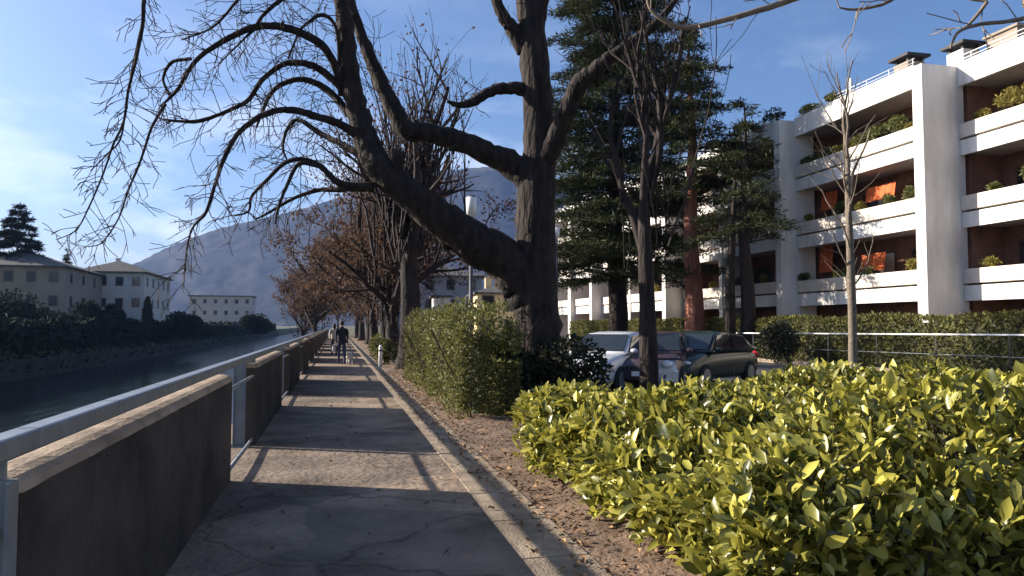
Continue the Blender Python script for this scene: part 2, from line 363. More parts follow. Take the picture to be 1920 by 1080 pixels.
mb.build('handrail', M['steel'], rl, bevel=.012)
for y0 in STARTS:
    yp = y0-.12-(.32 if y0 == STARTS[1] else 0)
    mb = MB(); RPX = RX
    RX = WX-(.05 if y0 == STARTS[1] else .20); mb.box(RX-.075, RX+.075, yp-.012, yp+.012, -.3, 1.10); mb.box(RX-.075, RX-.063, yp-.06, yp-.0125, -.3, 1.098); mb.box(RX+.063, RX+.075, yp-.06, yp-.0125, -.3, 1.098)
    mb.box(RX-.11, RX+.11, yp-.09, yp+.05, .01, .03)
    for q in (-1, 1): mb.tube([(RX+q*.09, yp-.05, .03), (RX+q*.09, yp-.05, .055)], .014, 6)
    mb.box(RX-.02, RPX+.03, yp-.012, yp+.012, 1.102, 1.1585); mb.build('post', M['steel'], rl); RX = RPX
    mb = MB()
    for z in (.10, .93): mb.tube([(RX, y0-2.34, z), (RX, y0-.14, z)], .022, 8)
    mb.build('gap_bar', M['steel'], rl)

# ------------------------------------------------------------------ woody growth
def grow(mb, p, d, Ln, r, lvl, wob=.18, trop=(0, 0, .05), kids=(3, 5), ang=(.5, 1.0), lfac=(.45, .7), rfac=.6, tipr=.35, minr=.004, t0=.25, ends=None):
    p = np.array(p, float); d = unit(d); n = max(3, min(10, int(Ln/.25)))
    pts = [p]; dd = d
    for i in range(n):
        dd = unit(dd+rng.normal(size=3)*wob+np.array(trop)); pts.append(pts[-1]+dd*Ln/n)
    rad = np.maximum(minr, r*np.linspace(1, tipr, n+1))
    mb.tube(pts, rad, 8 if r > .08 else (5 if r > .02 else 3), cap=False)
    if ends is not None: ends.extend(pts[1:] if lvl <= 1 else [])
    if lvl <= 0: return
    for c in range(rng.integers(kids[0], kids[1]+1)):
        t = rng.uniform(t0, 1.0); i = min(n-1, int(t*n)); base = pts[i]+(pts[i+1]-pts[i])*(t*n-i)
        dirn = unit(pts[i+1]-pts[i]); ax = unit(np.cross(dirn, rng.normal(size=3))); a = rng.uniform(*ang)
        cd = dirn*math.cos(a)+ax*math.sin(a)
        grow(mb, base, cd, Ln*rng.uniform(*lfac)*(1-.3*t), rad[i]*rfac, lvl-1, wob, trop, kids, ang, lfac, rfac, tipr, minr, .15, ends)

def smooth_path(pts, rad, per=6):
    p = np.asarray(pts, float); n = len(p); r = np.asarray(rad, float)
    q = np.vstack([2*p[0]-p[1], p, 2*p[-1]-p[-2]]); out = []; ro = []
    for i in range(n-1):
        for t in np.linspace(0, 1, per, endpoint=False):
            a, b, c, d = q[i], q[i+1], q[i+2], q[i+3]
            out.append(.5*(2*b+(c-a)*t+(2*a-5*b+4*c-d)*t*t+(3*b-a-3*c+d)*t**3)); ro.append(r[i]+(r[i+1]-r[i])*t)
    out.append(p[-1]); ro.append(r[-1]); return np.array(out), np.array(ro)

def limb(mb, spec, sides=10, wpx=True, jit=.0, rough=.04):
    """spec rows: px, py, depth, width in photo px"""
    pts = [P(a, b, c) for a, b, c, _ in spec]; rad = [wd*c/F_PX/2 for _, _, c, wd in spec]
    p, r = smooth_path(pts, rad); p[1:-1] += rng.normal(size=(len(p)-2, 3))*r[1:-1, None]*jit
    mb.tube(p, r, sides, rough=rough); return p, r

def twigs_on(mb, p, r, every, Ln, lvl=1, trop=(0, 0, -.05), rt=.012, ang=(.6, 1.3), start=.1, kids=(2, 4), wob=.2):
    seg = np.linalg.norm(np.diff(p, axis=0), axis=1); s = np.concatenate([[0], np.cumsum(seg)]); x = s[-1]*start
    while x < s[-1]:
        i = min(len(p)-2, np.searchsorted(s, x)-1); i = max(0, i)
        d = unit(p[i+1]-p[i]); a = rng.uniform(*ang); ax = unit(np.cross(d, rng.normal(size=3)))
        grow(mb, p[i]+(p[i+1]-p[i])*rng.random(), d*math.cos(a)+ax*math.sin(a), Ln*rng.uniform(.5, 1.3), min(rt, max(r[i]*.6, .006)), lvl, wob=wob, trop=trop, kids=kids, minr=.0055)
        x += every*rng.uniform(.5, 1.5)

# --- the big bare tree with the leaning limb
T0 = G(1008, 14)
tree = thing('bare_tree', 'huge dark bare tree with thick limb leaning left over the path', 'tree', T0)
mb = MB()
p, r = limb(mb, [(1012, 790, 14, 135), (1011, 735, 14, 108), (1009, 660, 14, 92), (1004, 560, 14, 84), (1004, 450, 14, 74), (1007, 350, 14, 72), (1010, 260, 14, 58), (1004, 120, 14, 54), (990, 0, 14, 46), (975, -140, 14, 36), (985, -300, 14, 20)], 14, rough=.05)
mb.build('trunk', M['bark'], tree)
tw = MB()
def main_limb(spec, every=.45, Ln=.9, **kw):
    m_ = MB(); p, r = limb(m_, spec, 10, jit=.04, rough=.06)
    for i in range(2, len(p)-2, 5):
        if r[i] > .05:
            q = p[i]+rdirs(1)[0]*r[i]*.7; m_.ell(q, r[i]*rng.uniform(.3, .48, 3), 8, 6)
            if rng.random() < .12: d = unit(q-p[i]); m_.tube([p[i], p[i]+d*r[i]*1.9], [r[i]*.45, r[i]*.36], 7, rough=.08)
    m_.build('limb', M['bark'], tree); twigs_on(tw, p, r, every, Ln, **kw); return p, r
main_limb([(995, 560, 14, 80), (960, 500, 13.9, 86), (885, 452, 13.6, 78), (810, 400, 13.3, 66), (755, 352, 13.1, 60), (715, 318, 13, 58), (692, 275, 13, 50), (672, 215, 13, 42), (656, 140, 13, 38), (648, 60, 13, 34), (638, -20, 13, 28), (620, -140, 13, 20), (600, -260, 13, 10)], .5, .7, start=.45)
main_limb([(1002, 345, 14, 62), (965, 312, 14, 52), (920, 290, 13.9, 44), (862, 265, 13.8, 38), (808, 250, 13.7, 37), (762, 243, 13.6, 36), (735, 196, 13.6, 34), (710, 145, 13.6, 28), (685, 85, 13.6, 23), (662, 20, 13.6, 19), (640, -70, 13.6, 14), (610, -180, 13.6, 8)], .5, .8, start=.4)
main_limb([(995, 345, 14, 46), (1032, 285, 13.8, 40), (1060, 215, 13.6, 37), (1086, 160, 13.4, 35), (1125, 124, 13.2, 30), (1178, 84, 13.1, 22), (1235, 38, 13, 15), (1290, -30, 13, 9)], .5, .9, start=.4)
main_limb([(998, 168, 14, 28), (950, 165, 13.9, 23), (918, 172, 13.8, 20), (888, 190, 13.7, 18), (862, 197, 13.6, 12), (838, 190, 13.5, 6)], .22, .7, start=.4, trop=(0, 0, .1))
main_limb([(985, 95, 14, 34), (962, 55, 13.9, 28), (938, 20, 13.8, 22), (915, -40, 13.8, 16)], .4, .8)
main_limb([(1005, 70, 14, 34), (1015, 10, 14, 26), (1035, -80, 14, 18)], .4, .8)
arcs = [
 [(648, 165, 13, 20), (610, 92, 12.7, 19), (560, 60, 12.5, 18), (515, 49, 12.4, 17), (470, 53, 12.3, 15), (425, 74, 12.2, 13), (380, 102, 12.1, 11), (355, 130, 12, 10), (335, 165, 12, 9), (320, 182, 12, 7), (300, 200, 11.9, 5)],
 [(358, 110, 12.1, 8), (322, 117, 12.2, 8), (306, 148, 12.2, 6), (318, 178, 12.2, 5)],
 [(652, 175, 13, 18), (600, 130, 12.9, 17), (560, 118, 12.8, 15), (528, 122, 12.8, 13), (490, 152, 12.7, 11), (465, 188, 12.7, 10), (430, 207, 12.6, 9), (378, 226, 12.6, 9), (345, 228, 12.6, 7), (308, 224, 12.6, 5)],
 [(655, 215, 13, 18), (622, 176, 13.1, 16), (588, 154, 13.1, 14), (556, 149, 13.1, 13), (520, 163, 13.1, 11), (502, 186, 13.1, 9), (490, 215, 13.1, 7), (480, 240, 13.1, 5)],
 [(680, 262, 13, 22), (640, 234, 12.8, 18), (598, 220, 12.6, 17), (558, 208, 12.5, 16), (520, 207, 12.4, 14), (480, 223, 12.3, 13), (445, 252, 12.2, 11), (420, 297, 12.1, 10), (405, 340, 12, 8), (394, 376, 12, 8), (384, 402, 12, 7), (362, 426, 12, 5), (352, 458, 12, 4), (347, 500, 12, 4), (344, 540, 12, 2)],
 [(700, 350, 13, 26), (660, 350, 12.9, 20), (630, 340, 12.8, 16), (600, 312, 12.8, 13), (568, 299, 12.8, 11), (535, 305, 12.8, 10), (500, 338, 12.8, 8), (472, 368, 12.8, 7), (466, 396, 12.8, 5), (440, 405, 12.8, 3)],
 [(600, 312, 12.8, 10), (560, 308, 12.7, 10), (535, 355, 12.6, 8), (522, 390, 12.6, 6), (516, 420, 12.6, 4)],
 [(690, 345, 13, 20), (640, 355, 13.2, 14), (600, 356, 13.3, 10), (555, 370, 13.3, 8), (505, 398, 13.3, 6), (478, 412, 13.3, 4)],
 [(690, 300, 13, 22), (640, 270, 13.3, 15), (600, 250, 13.5, 12), (560, 225, 13.6, 10), (540, 240, 13.6, 8), (530, 275, 13.6, 6), (538, 300, 13.6, 4)],
 [(640, 180, 13, 14), (632, 60, 12.8, 8), (605, 28, 12.7, 9), (575, 45, 12.6, 7), (560, 62, 12.5, 6), (540, 110, 12.5, 4)],
 [(640, -10, 13, 16), (560, -20, 12.7, 12), (520, 5, 12.5, 10), (492, 30, 12.3, 8), (470, 60, 12.3, 5), (410, 120, 12.3, 3)],
 [(640, -30, 13, 14), (500, -60, 12.4, 10), (450, -5, 12.2, 7), (400, 50, 12.1, 5), (340, 75, 12, 3)],
]
for a in arcs:
    a = [(q0, q1, q2, q3*.84) for q0, q1, q2, q3 in a]; main_limb(a, .095, .62, trop=(0, 0, -.1), start=.12, rt=.010, kids=(2, 4), lvl=1)
hang = [
 [(620, -140, 13, 16), (480, -230, 11.6, 13), (340, -160, 10.6, 10), (280, -60, 10.2, 8), (270, 0, 10, 8), (267, 48, 10, 7.5), (255, 112, 10, 6), (240, 172, 10, 5), (232, 228, 10, 4.5), (212, 272, 10, 4), (192, 330, 10, 3.4), (165, 392, 10, 3), (142, 432, 10, 2.4), (105, 450, 10, 1.6)],
 [(266, 50, 10, 5), (248, 130, 10.1, 4.5), (236, 200, 10.2, 4), (226, 260, 10.2, 3.2), (200, 290, 10.2, 3), (170, 320, 10.2, 2)],
 [(310, 195, 11.9, 6), (284, 240, 11.7, 5), (264, 300, 11.5, 4.6), (240, 358, 11.4, 4), (222, 410, 11.4, 3), (192, 454, 11.4, 2.4), (165, 463, 11.4, 1.6)],
 [(760, 0, 13.6, 4), (782, 8, 13.6, 4), (795, 40, 13.6, 3.4), (790, 90, 13.6, 3), (785, 150, 13.6, 2)],
]
for a in hang[:3]:
    main_limb(a, .09, .5, trop=(0, 0, -.05), start=.3, rt=.006, kids=(1, 3))
tw.build('twigs', M['twig'], tree)
# ivy and suckers round the foot
def blob_points(c, rx, ry, rz, n, shell=.45):
    d = rdirs(n); rr = (1-shell*rng.random(n)**1.5)[:, None]
    p = d*rr*np.array([rx, ry, rz])+np.asarray(c); return p, d
def bush(name, label, cat, c, rx, ry, rz, n, ln, wd, m, group=None, lobes=6, parent=None, stem=None, big=False, ragged=0.0):
    """leafy shrub: lobed leaf clumps over a few stems; c is its foot"""
    root = parent or thing(name, label, cat, c, group)
    mb = MB(); c = np.asarray(c, float)
    for k_ in range(lobes):
        off = rdirs(1)[0]*np.array([rx, ry, rz*.8])*.5; q = c+np.array([0, 0, rz*.95])+off; f = rng.uniform(.45, .72)-ragged*rng.uniform(.1, .6)
        pp, dd = blob_points(q, rx*f, ry*f, rz*f, n//lobes); ok = pp[:, 2] > c[2]+.03; pp, dd = pp[ok], dd[ok]
        D_ = dd+rdirs(len(pp))*.9+np.array([0, 0, .1]); N_ = dd+rdirs(len(pp))*.5+np.array([0, 0, .4])
        mb.leaves(pp, D_, N_, ln*rng.uniform(.6, 1.3, len(pp)), wd*rng.uniform(.6, 1.3, len(pp)), big=big)
    mb.build('foliage', m, root)
    ms = MB()
    for k_ in range(5):
        grow(ms, c+np.array([rng.uniform(-.15, .15)*rx, rng.uniform(-.15, .15)*ry, -.05]), (rng.normal()*.3, rng.normal()*.3, 1), rz*1.4, .012+.012*rz, 1, kids=(2, 4))
    ms.build('stem', stem or M['twig'], root)
    return root
bush('ivy_bush', 'dark ivy bush round the foot of the huge bare tree', 'shrub', (T0[0]+.1, T0[1]-.2, 0), 1.35, 1.0, .80, 7500, .11, .075, M['ivy'], lobes=9)

# ------------------------------------------------------------------ hedges
def sm(a, b, x): t = np.clip((x-a)/(b-a), 0, 1); return t*t*(3-2*t)
LX0, LX1, LY0, LY1 = 2.06, 9.5, 3.3, 8.75
def ltop(x, y):
    h = .80+.08*np.sin(x*2.3+y*1.1)+.09*np.sin(y*2.7-x*1.3+1)+.05*np.sin(x*6.1+y*4.7)
    h = h+.16*sm(2.5, 3.6, x)*(1-sm(4.2, 6.2, y))+.10*sm(3, 6, x)
    edge = np.minimum.reduce([x-LX0, y-LY0, LY1-y])
    return h*(.62+.38*sm(0, .65, edge))
hd = thing('laurel_hedge', 'broad glossy yellow green laurel hedge filling the right foreground', 'hedge', (3.5, 6, 0))
mb = MB()
def put_leaves(mb, C, outw, ln, wd, big=True, droop=.12, rnd=.8, up=.35):
    k = len(C); D_ = outw*.7+rdirs(k)*rnd+np.array([0, 0, up]); N_ = outw*.6+rdirs(k)*.6+np.array([0, 0, .5])
    q_ = rng.beta(2.2, 2.0, k); mb.leaves(C, D_, N_, ln*(.35+1.05*q_), wd*(.4+.85*q_)*rng.uniform(.8, 1.15, k), big=big, droop=droop, fold=.18)
n = 32000
x = LX0+(LX1-LX0)*rng.random(n)**1.25; y = rng.uniform(LY0, LY1, n); h = ltop(x, y); z = h-rng.gamma(1.3, .10, n)+.05
gap = np.sin(x*5.3+1.7*np.sin(y*3))*np.sin(y*4.9+1.3*np.sin(x*4)); ok = (gap > -.5) & (z > .05) & ~((y < 4.1) & (x > 2.55) & (z < h-.16+.1*np.sin(x*9)))
put_leaves(mb, np.stack([x, y, z], -1)[ok], np.tile([-.45, .1, .7], (ok.sum(), 1)), .122, .060)
n = 11000                                      # path side
y = rng.uniform(LY0, LY1, n); z = rng.random(n)**.85*.95
x = LX0+.02+.10*np.sin(y*3.1+z*2)+.06*np.sin(y*7.7-z*5)+rng.gamma(1.2, .09, n); ok = z < ltop(x+.25, y)
ok &= (np.sin(y*6.1+2*np.sin(z*6))*np.sin(z*8+y*2) > -.7); ok &= z > .1+.25*rng.random(n)**2
put_leaves(mb, np.stack([x, y, z], -1)[ok], np.tile([-.9, -.1, .1], (ok.sum(), 1)), .122, .060)
n = 2000                                       # end towards the camera: thinner, leafless patches
x = rng.uniform(LX0, 6.5, n); z = rng.random(n)**.7*1.25; y = LY0+.06*np.sin(x*4+z*3)+rng.gamma(1.3, .14, n)
ok = (z < ltop(x, y+.35)) & (np.sin(x*3.3+2*np.sin(z*4))*np.sin(z*5+x) > -.1) & ((x < 2.45+.3*rng.random(n)) | (z > .78) | (rng.random(n) < .35))
put_leaves(mb, np.stack([x, y, z], -1)[ok], np.tile([-.1, -.8, .2], (ok.sum(), 1)), .135, .064)
n = 2200                                       # far end
x = rng.uniform(LX0, LX1, n); z = rng.random(n)*.9; y = LY1-rng.gamma(1.2, .1, n); ok = z < ltop(x, y-.3)
put_leaves(mb, np.stack([x, y, z], -1)[ok], np.tile([0, .9, .1], (ok.sum(), 1)), .12, .05)
n = 15000                                      # inner leaves
x = rng.uniform(LX0+.2, 7, n); y = LY0+.22+rng.random(n)**1.6*(LY1-LY0-.4); z = rng.uniform(.03, .7, n); ok = z < ltop(x, y)-.12
put_leaves(mb, np.stack([x, y, z], -1)[ok], np.tile([-.2, -.4, .5], (ok.sum(), 1)), .15, .075, rnd=1.0)
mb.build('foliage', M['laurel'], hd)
mb = MB()
for k_ in range(420):
    a = rng.uniform(LX0+.15, 7.5); b = rng.uniform(LY0+.15, LY1-.2)
    grow(mb, (a, b, 0), (rng.normal()*.25, rng.normal()*.25, 1), max(.3, float(ltop(a, b))*.92), .012, 1, kids=(2, 4), minr=.003)
mb.build('stem', M['twig'], hd)

# tall clipped shrub beside the path
SX0, SX1, SY0, SY1 = 1.95, 3.05, 12.2, 22.5
hd = thing('tall_hedge', 'tall olive green hedge beside the path, left of the huge trunk', 'hedge', (2.7, 17, 0))
mb = MB()
def stop(x, y): return 1.88+.14*np.sin(y*1.7+x)+.10*np.sin(y*4.1-x*3)
def place(n, fx, fy, fz, outw):
    x, y, z = fx(n), fy(n), fz(n); ok = (z < stop(x, y)-.25*sm(.35, 0, np.minimum(x-SX0, y-SY0))) & (z > .04)
    ok &= np.sin(y*3.7+2*np.sin(z*3))*np.sin(z*5.3+y+x*2) > -.78
    put_leaves(mb, np.stack([x, y, z], -1)[ok], np.tile(outw, (ok.sum(), 1)), .085, .042, big=False, rnd=.9)
U = lambda a, b: (lambda n: rng.uniform(a, b, n))
bulge = lambda n: rng.gamma(1.4, .09, n)
_y = rng.uniform(SY0, SY1, 13000)
place(13000, lambda n: SX0+.08*np.sin(_y*2.3)+bulge(n), lambda n: _y, lambda n: rng.random(n)**.9*2.05, [-.9, -.1, .1])
_x = rng.uniform(SX0, SX1, 7500)
place(7500, lambda n: _x, lambda n: SY0+.12*np.sin(_x*5)+bulge(n), lambda n: rng.random(n)**.9*2.05, [0, -.9, .1])
_x = rng.uniform(SX0, SX1, 5000); _y = rng.uniform(SY0, SY1, 5000)
place(5000, lambda n: _x, lambda n: _y, lambda n: stop(_x, _y)-rng.gamma(1.2, .08, n), [0, 0, .9])
mb.box(SX0+.42, SX1-.2, SY0+.42, SY1-.2, 0, 1.35, 1); mb.build('foliage', [M['shrub'], M['ivy']], hd)  # box: unseen opaque core added to stop sun passing through the leaves
mb = MB()
for k_ in range(120):
    grow(mb, (rng.uniform(SX0+.2, SX1-.2), rng.uniform(SY0+.2, SY1-.2), 0), (rng.normal()*.2, rng.normal()*.2, 1), 1.7, .018, 1, kids=(2, 4), minr=.004)
mb.build('stem', M['twig'], hd)

# clipped hedge before the flats
hd = thing('clipped_hedge', 'long clipped green hedge behind the car park, before the white flats', 'hedge', (20.2, 30, 0))
mb = MB()
for (x0, x1, y0, y1, hh) in ((19.7, 20.8, 8, 62, 1.9),):
    n = 26000; y = rng.uniform(y0, y1, n); z = rng.uniform(.05, hh, n); x = x0+.08*np.sin(y*2.1+z)+rng.gamma(1.3, .07, n)
    put_leaves(mb, np.stack([x, y, z+.06*np.sin(y*1.1)], -1), np.tile([-.9, -.1, .1], (n, 1)), .16, .085, big=False, rnd=1.0)
    n = 9000; y = rng.uniform(y0, y1, n); x = rng.uniform(x0, x1, n); z = hh+.06*np.sin(y*1.1)+.05*np.sin(y*3+x*4)-rng.gamma(1.2, .06, n)
    put_leaves(mb, np.stack([x, y, z], -1), np.tile([0, 0, .9], (n, 1)), .16, .085, big=False, rnd=1.0)
mb.box(20.1, 20.6, 8.2, 61.8, 0, 1.7, 1)  # hidden solid core, added to block light through the hedge
mb.build('foliage', [M['hedge'], M['ivy']], hd)
fn = thing('rail_fence', 'thin pale rail fence in front of the clipped hedge', 'fence', (19.2, 30, 0))
mb = MB(); A, B = np.array([19.2, 14.5, 1.34]), np.array([19.2, 52, 1.10]); mb.tube([A+(B-A)*t for t in np.linspace(0, 1, 20)], .03, 8); mb.build('top_rail', M['lamp_white'], fn)
mb = MB(); d_ = np.array([0, 0, -.65]); mb.tube([A+d_+(B-A)*t for t in np.linspace(0, 1, 20)], .012, 6); mb.build('lower_rail', M['steel'], fn)
for t in np.linspace(0.02, .98, 14):
    q = A+(B-A)*t; mb = MB(); mb.tube([(q[0], q[1], -.05), (q[0], q[1], q[2]-.02)], .016, 6); mb.build('post', M['dark_steel'], fn)

# ------------------------------------------------------------------ white flats
FL = thing('apartment_building', 'white stepped apartment block with deep planted balconies and tall fin walls', 'building', (24, 40, 0))
def bpart(name, boxes, m, parent=FL, bevel=0):
    mb = MB()
    for b in boxes: mb.box(*b)
    return mb.build(name, m, parent, bevel=bevel)
BL = [(6.0, 25.5, 25.0), (25.5, 34.4, 23.35), (34.4, 46.0, 22.55), (46.0, 58.5, 21.4), (58.5, 74, 20.6)]
ST = [2.6, 5.6, 8.6]; ROOF = 11.6
for bi, (y0, y1, xf) in enumerate(BL):
    xr = xf+2.1
    fin0 = y0 if bi > 0 else y0
    bpart('fin_wall', [(xf-.12, xf+1.9, y0, y0+.55, -.1, ROOF+.75)], M['white'], bevel=.02)
    if bi in (2, 3, 4):
        bpart('fin_wall', [(xf-.10, xf+1.9, y0+6.2, y0+6.6, -.1, ROOF+.7)], M['white'], bevel=.02)
    if bi == 4:
        for yy in (63.2, 68.5, 71.5): bpart('fin_wall', [(xf-.45, xf+1.5, yy, yy+.5, -.1, ROOF)], M['white'])
    bpart('rear_wall', [(xr, xr+8, y0+.002, y1-.002, -.1, ROOF-.05)], M['brown_wall'])
    ya, yb = y0+.56, y1-.004
    for z in ST:
        bpart('floor_slab', [(xf+.10, xr-.004, ya, yb, z+.10, z+.40)], M['ceil'])
        cu = np.linspace(ya, yb, max(2, int((yb-ya)/2.9)+1)); bpart('balcony_fascia', [(xf, xf+.098, p_+.014, q_-.014, z, z+.62) for p_, q_ in zip(cu[:-1], cu[1:])], M['white'])
        pl_ = bpart('planter_box', [(xf-.05, xf+.45, ya, yb, z+.70, z+1.30)], M['cream'], bevel=.02)
        for q in np.arange(ya+.4, yb-.2, 2.9): bpart('planter_bracket', [(xf+.12, xf+.3, q, q+.14, z+.405, z+.695)], M['dark'])
    bpart('roof_slab', [(xf+.12, xr+8.2, ya-.5, yb, ROOF-.02, ROOF+.28)], M['ceil'])
    bpart('roof_parapet', [(xf-.03, xf+.118, ya, yb, ROOF-.12, ROOF+.88)], M['white'], bevel=.015)
    mbr = MB()
    for zz in (1.0, 1.16): mbr.tube([(xf+.06, ya, ROOF+zz), (xf+.06, yb, ROOF+zz)], .016, 6)
    for q in np.arange(ya+.1, yb, 1.4): mbr.tube([(xf+.06, q, ROOF+.87), (xf+.06, q, ROOF+1.18)], .018, 6)
    mbr.build('roof_railing', M['lamp_white'], FL)
    # windows and blinds
    q = ya+.6; wi = 0
    while q+2.4 < yb:
        for si, z in enumerate(ST):
            zb = z+.45
            fr = bpart('window', [(xr-.05, xr-.004, q, q+.09, zb, zb+2.05), (xr-.05, xr-.004, q+2.11, q+2.2, zb, zb+2.05), (xr-.05, xr-.004, q+.092, q+2.108, zb+1.96, zb+2.05), (xr-.045, xr-.004, q+1.05, q+1.14, zb, zb+1.955)], M['frame'])
            if rng.random() < .45: dz = rng.uniform(.5, 1.9); bpart('roller_shutter', [(xr-.042, xr-.022, q+.095, q+1.045, zb+1.95-dz, zb+1.95)], M['cream'], fr)
            bpart('pane', [(xr-.02, xr-.006, q+.095, q+1.045, zb, zb+1.95), (xr-.02, xr-.006, q+1.145, q+2.105, zb, zb+1.95)], M['pane'], fr)
        wi += 1; q += 3.1
# orange blinds where the photo shows them
def blind(px, py0, py1, wpx, blk, off=1.2):
    y0, y1, xf = BL[blk]; xx = xf+off
    a = P(px-wpx/2, py0, 30); b = P(px+wpx/2, py0, 30)
    def hit(q): t = xx/q[0]; return q[1]*t, t
    ya_, ta = hit(a); yb_, tb = hit(b); zt = CAM_H+(HOR-py0)/F_PX*30*ta; zb = CAM_H+(HOR-py1)/F_PX*30*ta
    mb = MB(); ys = np.linspace(min(ya_, yb_), max(ya_, yb_), 14)
    k = len(ys); V = [(xx+.03*math.sin(i*2.1), v, zt) for i, v in enumerate(ys)]+[(xx-.12+.04*math.sin(i*2.1), v, zb) for i, v in enumerate(ys)]
    V += [(a_+.02, b_, c_) for a_, b_, c_ in V]
    F = [(i, i+1, k+i+1, k+i) for i in range(k-1)]+[(2*k+i+1, 2*k+i, 3*k+i, 3*k+i+1) for i in range(k-1)]
    mb.add(V, F); mb.build('blind', M['blind'], FL)
for bl_ in ((1550, 452, 512, 26, 1), (1638, 478, 510, 46, 1), (1556, 362, 396, 30, 1), (1652, 352, 380, 56, 1), (1122, 528, 556, 12, 3)): blind(*bl_)
# chimneys, roof boxes
for (yy, xx, hh, cap) in ((28.5, 25.3, 1.9, 1), (26.7, 26.5, 1.9, 0), (52, 24, 1.2, 1)):
    mb = MB(); mb.box(xx-.45, xx+.45, yy-.45, yy+.45, ROOF+.281, ROOF+hh); c_ = mb.build('chimney', M['house_dark'] if cap else M['white'], FL, bevel=.02)
    mb = MB(); mb.box(xx-.62, xx+.62, yy-.62, yy+.62, ROOF+hh+.2, ROOF+hh+.32)
    for a in (-.35, .35):
        for b in (-.35, .35): mb.box(xx+a-.06, xx+a+.06, yy+b-.06, yy+b+.06, ROOF+hh+.001, ROOF+hh+.2)
    mb.build('chimney_cap', M['dark'], c_)
mb = MB(); mb.box(26.9, 28.3, 24.4, 25.9, ROOF+.281, ROOF+2.2); mb.box(26.8, 28.4, 24.3, 26.0, ROOF+2.202, ROOF+2.32); mb.build('roof_box', M['house_dark'], FL, bevel=.02)
mb = MB(); mb.tube([(24.4, 31.3, ROOF+.25), (24.4, 31.3, ROOF+1.9), (24.4, 31.3, ROOF+2.1)], [.09, .09, .05], 8); mb.build('vent_pipe', M['white'], FL)
# plants standing in the balcony planters
M['balc'] = mat('balcony_leaf', (.05, .07, .02), .6, scale=2, base2=(.22, .22, .07), island=.6, trans=.25)
M['balc_y'] = mat('yellow_leaf', (.16, .14, .03), .6, scale=2, base2=(.34, .28, .07), island=.6, trans=.25)
floors = {2.6: 'first', 5.6: 'second', 8.6: 'third', 11.0: 'roof'}
cnt = 0
def bplant(bi, y, z, rx, rz, m, lab):
    xf = BL[bi][2]
    bush('balcony_plant', lab, 'plant', (xf+.2, y, z), rx*.6, rx*rng.uniform(.9, 1.7), rz*rng.uniform(.3, .6), int(260+420*rx), .15, .07, m, 'plants on the balconies of the flats', lobes=7, ragged=.5)
bplant(0, 23.6, 9.9, 1.0, 1.3, M['balc_y'], 'yellowish bush on the top balcony right of the grey fin wall')
bplant(0, 21.2, 9.9, .7, .9, M['balc'], 'green plant on the top balcony at the right photo edge')
bplant(0, 22.4, 6.9, .5, .8, M['balc'], 'small plant on the middle balcony right of the grey fin wall')
bplant(1, 27.3, 9.9, .45, .8, M['balc'], 'low green plant on the top balcony touching the fin wall from the left')
bplant(1, 28.8, 9.9, .6, .9, M['balc'], 'bushy green plant on the top balcony between two paler tufts')
bplant(1, 30.3, 9.9, .45, .6, M['balc_y'], 'yellowish tuft mid way along the top balcony left of the fin wall')
bplant(1, 32.0, 9.9, .6, .7, M['balc'], 'green plant on the top balcony behind the slim young tree')
bplant(1, 33.5, 9.9, .45, .6, M['balc'], 'green plant at the far left end of the sunlit top balcony')
bplant(1, 28.0, 6.9, .4, .5, M['balc'], 'small green plant on the middle balcony near the fin wall')
bplant(1, 31.0, 3.9, .4, .45, M['balc'], 'small green plant on the lowest sunlit balcony left of the fin wall')
bplant(1, 33.4, 12.4, .8, .9, M['balc_y'], 'yellow green bush on the roof edge above the sunlit balconies')
bplant(1, 31.5, 12.4, .6, .7, M['balc'], 'low green plant on the roof edge right of the yellow green roof bush')
bplant(2, 35.3, 12.5, .9, 1.0, M['ivy'], 'dark bush at the near corner of the shaded roof')
bplant(2, 42.0, 12.5, .9, 1.0, M['ivy'], 'dark bush further along the shaded roof')
bplant(2, 38.5, 12.5, .8, .8, M['balc'], 'dark bush on the roof edge of the shaded part of the flats')
bplant(2, 40.0, 9.9, .7, .8, M['balc'], 'plant on the shaded top balcony left of the sunlit part')
bplant(3, 50.0, 3.9, .7, .6, M['balc_y'], 'yellowish plant on the far low balcony seen between the trunks')

place_ = {0: 'right of the grey fin wall', 1: 'left of the grey fin wall', 2: 'on the shaded middle part of the flats', 3: 'on the far part of the flats'}
for bi, ys_ in ((0, (24.4, 20.0)), (1, (26.6, 29.6, 31.2, 33.9)), (2, (36.5, 39, 42, 44.5)), (3, (48, 53))):
    for z, fl in ((3.9, 'lowest'), (6.9, 'middle'), (9.9, 'top')):
        for j, y in enumerate(ys_):
            bplant(bi, y+rng.uniform(-.3, .3), z, .3, rng.uniform(.35, .7), M[('balc', 'balc_y')[(j+int(z)) % 2]], 'small trailing plant along the %s balcony %s' % (fl, place_[bi]))

